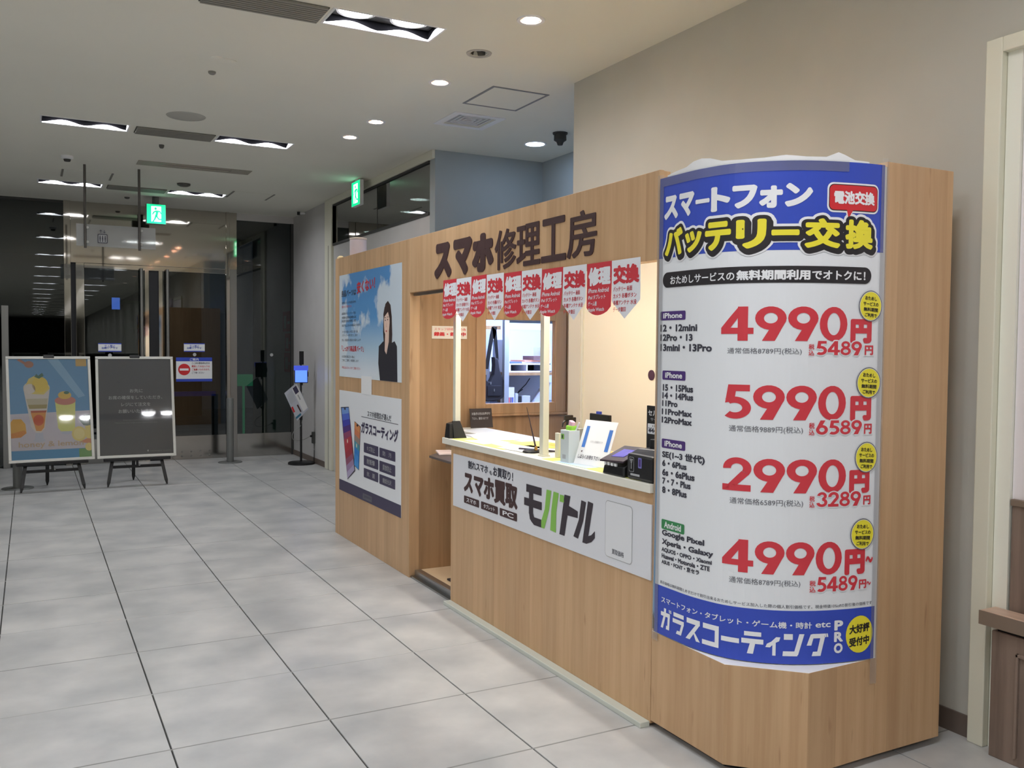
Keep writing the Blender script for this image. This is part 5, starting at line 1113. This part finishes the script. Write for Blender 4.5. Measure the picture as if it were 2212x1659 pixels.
# ================================================================== SIGN BOARDS ON EASELS
def a_board(x0, x1, yf, yaw, label, draw):
    t = thing('sign_board', ((x0 + x1) / 2, yf, .30), label, 'sign board')
    xc = (x0 + x1) / 2; hw = (x1 - x0) / 2; R_ = Matrix.Rotation(yaw, 3, 'Z'); c = Vector((xc, yf, 0)); tilt = .27 / 1.08
    pt = lambda a, b, h: tuple(c + R_ @ Vector((a, b * tilt / 1.0 * 1.0 - h, 0)) + Vector((0, 0, .30 + b)))
    fr = MB(); e = .028
    for (a, b, p, q) in ((-hw, hw, 1.04, 1.068), (-hw, hw, 0, .028), (-hw, -hw + e, .028, 1.04), (hw - e, hw, .028, 1.04)):
        fr.hexa([pt(a, p, .014), pt(b, p, .014), pt(b, q, .014), pt(a, q, .014)], [pt(a, p, -.012), pt(b, p, -.012), pt(b, q, -.012), pt(a, q, -.012)])
    fr.build('frame', M_frame, t, bevel=.003)
    MB().hexa([pt(-hw + e, .028, .002), pt(hw - e, .028, .002), pt(hw - e, 1.04, .002), pt(-hw + e, 1.04, .002)], [pt(-hw + e, .028, -.008), pt(hw - e, .028, -.008), pt(hw - e, 1.04, -.008), pt(-hw + e, 1.04, -.008)]).build('backing', M_matt, t)
    W2 = 2 * (hw - e); H2 = 1.012
    P = Print(lambda u, v, h: pt(-hw + e + u * W2, .028 + v * H2, .0025 + h)); draw(P); P.build('printed_poster', t)
    cq = lambda h: [pt(-hw + e, .028, h), pt(hw - e, .028, h), pt(hw - e, 1.04, h), pt(-hw + e, 1.04, h)]
    MB().add(cq(.0085), [(0, 1, 2, 3)]).build('clear_cover', glass_mat('board_film', (.96, .97, .98), .05, .04), t)
    MB().hexa([pt(-.05, 1.05, .02), pt(.05, 1.05, .02), pt(.05, 1.085, .02), pt(-.05, 1.085, .02)], [pt(-.05, 1.05, -.03), pt(.05, 1.05, -.03), pt(.05, 1.085, -.03), pt(-.05, 1.085, -.03)]).build('top_clip', M_black, t, bevel=.004)
    # easel
    e_ = thing('easel', (xc, yf, 0), ('black wooden easel holding the fruit parfait poster board' if 'parfait' in label else 'black wooden easel holding the charcoal seating notice board'), 'easel')
    lw = .017
    for sx in (-1, 1):
        top = c + R_ @ Vector((sx * .03, .30, 0)) + Vector((0, 0, 1.30)); bot = c + R_ @ Vector((sx * .292, -.03, 0)); top.z = 1.30
        top = c + R_ @ Vector((sx * .05, .345, 0)) + Vector((0, 0, 1.34))
        k1 = bot + (top - bot) * .035
        d = (top - bot).normalized(); s_ = R_ @ Vector((1, 0, 0)) * lw; f_ = R_ @ Vector((0, 1, 0)) * .012
        sq = lambda p, k: [p - s_ * k - f_ * k, p + s_ * k - f_ * k, p + s_ * k + f_ * k, p - s_ * k + f_ * k]
        MB().hexa(sq(k1, 1), sq(top, 1)).hexa(sq(bot, .35), sq(k1, 1)).build('leg', M_black, e_)
    bot = c + R_ @ Vector((-.01, .42, 0)); top = c + R_ @ Vector((0, .36, 0)) + Vector((0, 0, 1.32)); k1 = bot + (top - bot) * .035
    s_ = R_ @ Vector((1, 0, 0)) * lw; f_ = R_ @ Vector((0, 1, 0)) * .012
    MB().hexa(sq(k1, 1), sq(top, 1)).hexa(sq(bot, .3), sq(k1, 1)).build('rear_leg', M_black, e_)
    bar = lambda x0_, x1_, y_, z0_, z1_, th: MB().hexa([c + R_ @ Vector((x0_, y_, 0)) + Vector((0, 0, z0_)), c + R_ @ Vector((x1_, y_, 0)) + Vector((0, 0, z0_)), c + R_ @ Vector((x1_, y_, 0)) + Vector((0, 0, z1_)), c + R_ @ Vector((x0_, y_, 0)) + Vector((0, 0, z1_))], [c + R_ @ Vector((x0_, y_ + th, 0)) + Vector((0, 0, z0_)), c + R_ @ Vector((x1_, y_ + th, 0)) + Vector((0, 0, z0_)), c + R_ @ Vector((x1_, y_ + th, 0)) + Vector((0, 0, z1_)), c + R_ @ Vector((x0_, y_ + th, 0)) + Vector((0, 0, z1_))])
    bar(-.265, .265, .035, .185, .215, .014).build('crossbar', M_black, e_)
    bar(-.33, .33, -.035, .268, .298, .07).build('ledge', M_black, e_, bevel=.003)
    bar(-.012, .012, .025, .19, .30, .012).build('hinge_block', M_black, e_)
    MB().lathe(tuple(c + R_ @ Vector((0.02, .02, 0)) + Vector((0, 0, .215))), [(.011, 0), (.008, -.006)], 10, axis='y').build('brass_catch', M_steel, e_)
    return t, e_
def draw_parfait(P):
    c_ = lambda n, r, g, b: mat('pf_' + n, (r, g, b), .4)
    P.rect(0, 1, 0, 1, c_('sky', 104, 156, 196), 0).rect(0, 1, .09, .45, c_('table', 208, 200, 206), 1).rect(0, 1, 0, .085, c_('band', 74, 146, 190), 1).rect(.84, 1, 0, .085, c_('bandg', 110, 160, 90), 2)
    P.poly([(.0, .45), (1, .47), (1, .40), (0, .40)], c_('table', 208, 200, 206), 1.2).poly([(.48, 1), (.86, .60), (.95, .62), (.62, 1)], c_('skyl', 140, 184, 212), .6)
    P.ell(.25, .945, .058, .034, c_('dip', 176, 118, 92), 2).poly([(.14, 1), (.22, .96), (.20, .94), (.10, .99)], c_('dip', 176, 118, 92), 2).rect(.845, .985, .925, 1.0, c_('honeycomb', 216, 176, 96), 2)
    # tall parfait
    P.poly([(.17, .70), (.50, .70), (.42, .30), (.37, .26), (.31, .26), (.25, .32)], c_('cream', 222, 212, 200), 2)
    P.poly([(.20, .60), (.47, .60), (.455, .52), (.225, .52)], c_('cream2', 200, 190, 160), 3).poly([(.22, .54), (.46, .54), (.45, .50), (.235, .50)], c_('brn', 168, 150, 96), 4)
    P.poly([(.25, .48), (.45, .48), (.44, .46), (.255, .46)], c_('red', 186, 84, 50), 4).poly([(.25, .46), (.44, .46), (.41, .31), (.37, .275), (.31, .28)], c_('orange', 226, 150, 70), 3).ell(.345, .385, .065, .055, c_('coral', 214, 96, 56), 4)
    P.ell(.335, .71, .165, .07, c_('cream3', 224, 214, 196), 3).poly([(.18, .70), (.24, .80), (.34, .84), (.44, .80), (.50, .70), (.42, .64), (.25, .65)], c_('lem', 232, 208, 110), 4).ell(.38, .74, .10, .08, c_('lem2', 238, 206, 84), 5).ell(.25, .70, .07, .05, c_('cr4', 226, 216, 204), 5)
    P.poly([(.31, .82), (.34, .85), (.36, .83), (.41, .86), (.43, .83), (.37, .80)], c_('mint', 74, 116, 92), 6)
    P.poly([(.30, .26), (.39, .26), (.40, .20), (.29, .20)], c_('glass', 196, 198, 208), 3).ell(.345, .185, .075, .018, c_('glass', 196, 198, 208), 3)
    # small glass
    P.poly([(.56, .57), (.82, .57), (.80, .30), (.77, .265), (.62, .265), (.585, .30)], c_('lemonade', 226, 224, 128), 2).ell(.69, .575, .135, .045, c_('pinkmush', 206, 130, 110), 3).ell(.685, .63, .085, .04, c_('lemtop', 226, 186, 84), 4).ell(.71, .655, .035, .015, c_('mint', 74, 116, 92), 5).ell(.69, .25, .075, .015, c_('glass', 196, 198, 208), 2)
    # fruit
    P.poly([(0, .37), (.03, .40), (.13, .40), (.18, .35), (.19, .26), (.12, .22), (0, .215)], c_('hon', 230, 172, 66), 3).poly([(0, .26), (.17, .29), (.19, .26), (.12, .22), (0, .215)], c_('hon2', 222, 140, 50), 4)
    P.poly([(.85, .38), (.92, .42), (1, .43), (1, .31), (.91, .32)], c_('leafg', 96, 112, 96), 3).ell(.85, .235, .095, .075, c_('slice', 236, 214, 130), 4).ell(.85, .235, .07, .055, c_('slice2', 240, 222, 150), 5).poly([(.90, .17), (1, .20), (1, .13), (.84, .15)], c_('peel', 220, 150, 110), 3).poly([(.93, .31), (1, .32), (1, .18), (.94, .19)], c_('slice', 236, 214, 130), 3.4).ell(.97, .10, .05, .04, c_('slice', 236, 214, 130), 3.2)
    P.text('honey & lemon', .09, .90, .105, .175, c_('title', 204, 176, 140), 6, .008)
def draw_black(P):
    k = mat('board_charcoal', (66, 66, 68), .35); P.rect(0, 1, 0, 1, k, 0)
    lg = mat('pale_print', (172, 172, 170), .5); gg = mat('dim_print', (112, 112, 110), .5)
    for s_, a, b, v in (('お先に', .42, .60, .650), ('お席の確保をしていただき、', .13, .87, .580), ('レジにて注文を', .30, .70, .508), ('お願いいたします。', .26, .76, .436)): P.text(s_, a, b, v - .005, v + .034, lg, 2, .008)
    P.text('Please take a seat before ordering', .32, .68, .350, .366, gg, 2, .004).text('Please place your order at the register, thank you', .21, .79, .322, .338, gg, 2, .004)
    P.rect(.64, .655, .028, .045, lg, 2).text('HONEY CAFE', .68, .97, .026, .038, gg, 2, .01)
a_board(-.205, .585, 10.33, math.radians(5), 'white framed sign board with fruit parfait poster on the left easel', draw_parfait)
a_board(.605, 1.385, 10.345, math.radians(-1), 'white framed sign board with charcoal seating notice on the right easel', draw_black)

# ================================================================== BARRIER POSTS BY THE DOORS
for x, y, lab in ((2.245, 11.88, 'short grey steel post in front of the right door mullion'), (-.13, 10.62, 'short grey steel post half hidden behind the parfait board')):
    t = thing('barrier_post', (x, y, 0), lab, 'post')
    MB().lathe((x, y, 0), [(.15, 0), (.15, .006), (.145, .01)], 30).build('base_plate', mat('post_grey', (128, 130, 128), .45, .4), t, smooth=True)
    MB().lathe((x, y, .01), [(.044, 0), (.044, .80), (.040, .815)], 26).build('post_tube', mat('post_grey', (128, 130, 128), .45, .4), t, smooth=True)

# ================================================================== TABLET STAND BY THE WALL
t = thing('tablet_floor_stand', (3.03, 11.35, 0), 'black round-based floor stand with a blue tablet and hanging leaflet', 'floor stand')
MB().lathe((3.02, 11.35, 0), [(.165, 0), (.165, .022), (.15, .03), (.02, .034)], 34).build('base', M_black, t, smooth=True)
MB().lathe((3.02, 11.36, .03), [(.014, 0), (.014, .56)], 16).lathe((3.02, 11.36, .55), [(.011, 0), (.011, .86)], 14).build('pole', M_black, t, smooth=True)
MB().lathe((3.02, 11.36, .56), [(.02, 0), (.02, .05)], 16).box(2.985, 3.005, 11.35, 11.37, .575, .60).build('clamp', M_black, t)
yaw = Matrix.Rotation(math.radians(-4), 3, 'Z')
MB().box(2.922, 3.092, 11.30, 11.312, 1.03, 1.245, rot=yaw).build('tablet', M_black, t, bevel=.004)
MB().box(2.932, 3.082, 11.297, 11.30, 1.04, 1.215, rot=yaw, piv=(3.007, 11.306, 1.1)).build('tablet_screen', mat('tablet_blue', (92, 132, 250), .3, emit=(84, 124, 250), es=1.0), t)
MB().box(2.915, 3.095, 11.292, 11.297, 1.19, 1.25, rot=yaw, piv=(3.007, 11.306, 1.1)).build('tablet_header', mat('tablet_blue2', (70, 84, 190), .3, emit=(60, 80, 190), es=.6), t)
MB().box(3.09, 3.10, 11.30, 11.312, 1.11, 1.17).build('tablet_button', M_black, t)
MB().box(2.995, 3.05, 11.335, 11.35, 1.26, 1.43).build('upper_device', M_matt, t, bevel=.003)
MB().box(3.0, 3.03, 11.31, 11.34, 1.0, 1.24).build('bracket', M_black, t)
q3 = [Vector(p) for p in ((2.795, 11.30, .905), (2.955, 11.30, .555), (3.105, 11.32, .70), (2.955, 11.32, 1.035))]   # tilted leaflet : L, B, R, T
t2 = thing('clipped_leaflet', (2.95, 11.30, .56), 'white printed leaflet hanging askew from the tablet stand', 'leaflet')
MB().hexa(q3, [p + Vector((0, .004, 0)) for p in q3]).build('sheet', mat('leaflet_pale', (200, 204, 216), .5), t2)
P = Print(lambda u, v, h: tuple(q3[3] + (q3[0] - q3[3]) * (1 - u) * 0 + (q3[2] - q3[3]) * u + (q3[0] - q3[3]) * 0 + Vector((0, 0, 0)) + (q3[0] - q3[3]) * (1 - v) + Vector((0, -.001 - h, 0))))
P.poly([(.05, .55), (.95, .62), (.95, .98), (.05, .96)], M_paper, 1).poly([(.06, .6), (.30, .62), (.30, .9), (.06, .88)], I_navy, 2).poly([(.36, .70), (.55, .72), (.55, .80), (.36, .78)], I_lg, 2).poly([(.55, .02), (.75, .02), (.75, .14), (.55, .14)], I_bub, 2)
P.poly([(.62, .40), (.90, .44), (.90, .52), (.62, .5)], I_brown, 2).poly([(.92, .02), (.99, .02), (.99, .42), (.92, .42)], mat('ink_teal', (50, 120, 150), .5), 2)
for k in range(5): P.poly([(.10, .12 + .08 * k), (.46, .12 + .08 * k), (.46, .14 + .08 * k), (.10, .14 + .08 * k)], I_lg, 2)
P.build('print', t2)
t = thing('wall_adapter', (3.19, 11.38, .25), 'dark power adapter plugged low on the wall by the stand', 'adapter')
MB().box(3.165, 3.199, 11.345, 11.40, .255, .40).build('body', mat('adapter_grey', (66, 68, 66), .6), t, bevel=.003)
MB().box(3.14, 3.165, 11.36, 11.385, .335, .36).build('plug', M_black, t)
pts = [(3.14, 11.372, .348), (3.10, 11.372, .325), (3.02, 11.372, .30), (2.93, 11.36, .31), (2.905, 11.35, .36), (2.93, 11.35, .42), (3.0, 11.35, .47), (3.035, 11.35, .58), (3.04, 11.35, .9)]
def smooth_pts(p, n=6):
    p = [Vector(q) for q in p]; p = [2 * p[0] - p[1]] + p + [2 * p[-1] - p[-2]]; o = []
    for i in range(1, len(p) - 2):
        a, b, c, d = p[i - 1:i + 3]
        for k in range(n): s = k / n; o.append(.5 * ((2 * b) + (c - a) * s + (2 * a - 5 * b + 4 * c - d) * s * s + (3 * b - a - 3 * c + d) * s ** 3))
    return o + [p[-2]]
tag(MB().tube(smooth_pts(pts), .0035, 8).build('power_cable', mat('cable_grey', (150, 152, 148), .6), smooth=True), 'thin grey cable looping from the stand to the wall adapter', 'cable')
tag(MB().tube(smooth_pts([(3.192, 11.375, .255), (3.192, 11.375, .15), (3.19, 11.37, .07), (3.19, 11.36, .005)]), .003, 6).build('power_cable', M_black), 'thin dark cable dropping from the adapter to the floor', 'cable')
# red posters on the side wall just beyond the fixed pane
for (z0, z1, a_, b_, lab) in ((1.70, 1.98, 12.55, 12.98, 'upper'), (1.42, 1.67, 12.52, 12.86, 'middle'), (1.13, 1.40, 12.56, 12.90, 'lower')):
    t = thing('wall_poster', (3.19, 12.75, z0), '%s dark red poster on the side wall just beyond the fixed glass pane' % lab, 'poster')
    MB().box(3.192, 3.199, a_, b_, z0, z1).build('sheet', mat('poster_red', (214, 60, 82), .5), t)
    P = Print(on_x(3.192)); P.rect(b_ - .04, b_ - .2, z0 + .04, z1 - .06, I_lg, 1).rect(b_ - .24, a_ + .04, z0 + .1, z0 + .14, I_lg, 1); P.build('print', t)
# striped column sign mirrored in the door mullion is real signage on the booth end
# ================================================================== WOODEN COUNTER AT THE RIGHT EDGE
t = thing('low_wooden_counter', (3.15, 1.6, 0), 'brown veneered low counter with pinkish wooden top at the right picture edge', 'counter')
MB().box(3.10, 3.188, .9, 2.115, .488, .543).build('worktop', [M_top], t, bevel=.003)
MB().box(3.096, 3.101, .9, 2.117, .490, .541).build('edge_band', M_browntrim, t)
MB().box(3.128, 3.188, .92, 2.085, 0, .470).build('cabinet_body', M_brown, t, bevel=.003)
MB().box(3.116, 3.128, .95, 1.985, .40, .412).box(3.116, 3.128, 1.975, 1.985, .03, .412).build('raised_moulding', M_brown, t, bevel=.002)
MB().box(3.14, 3.188, .95, 2.07, .470, .488).build('spacer', M_matt, t)
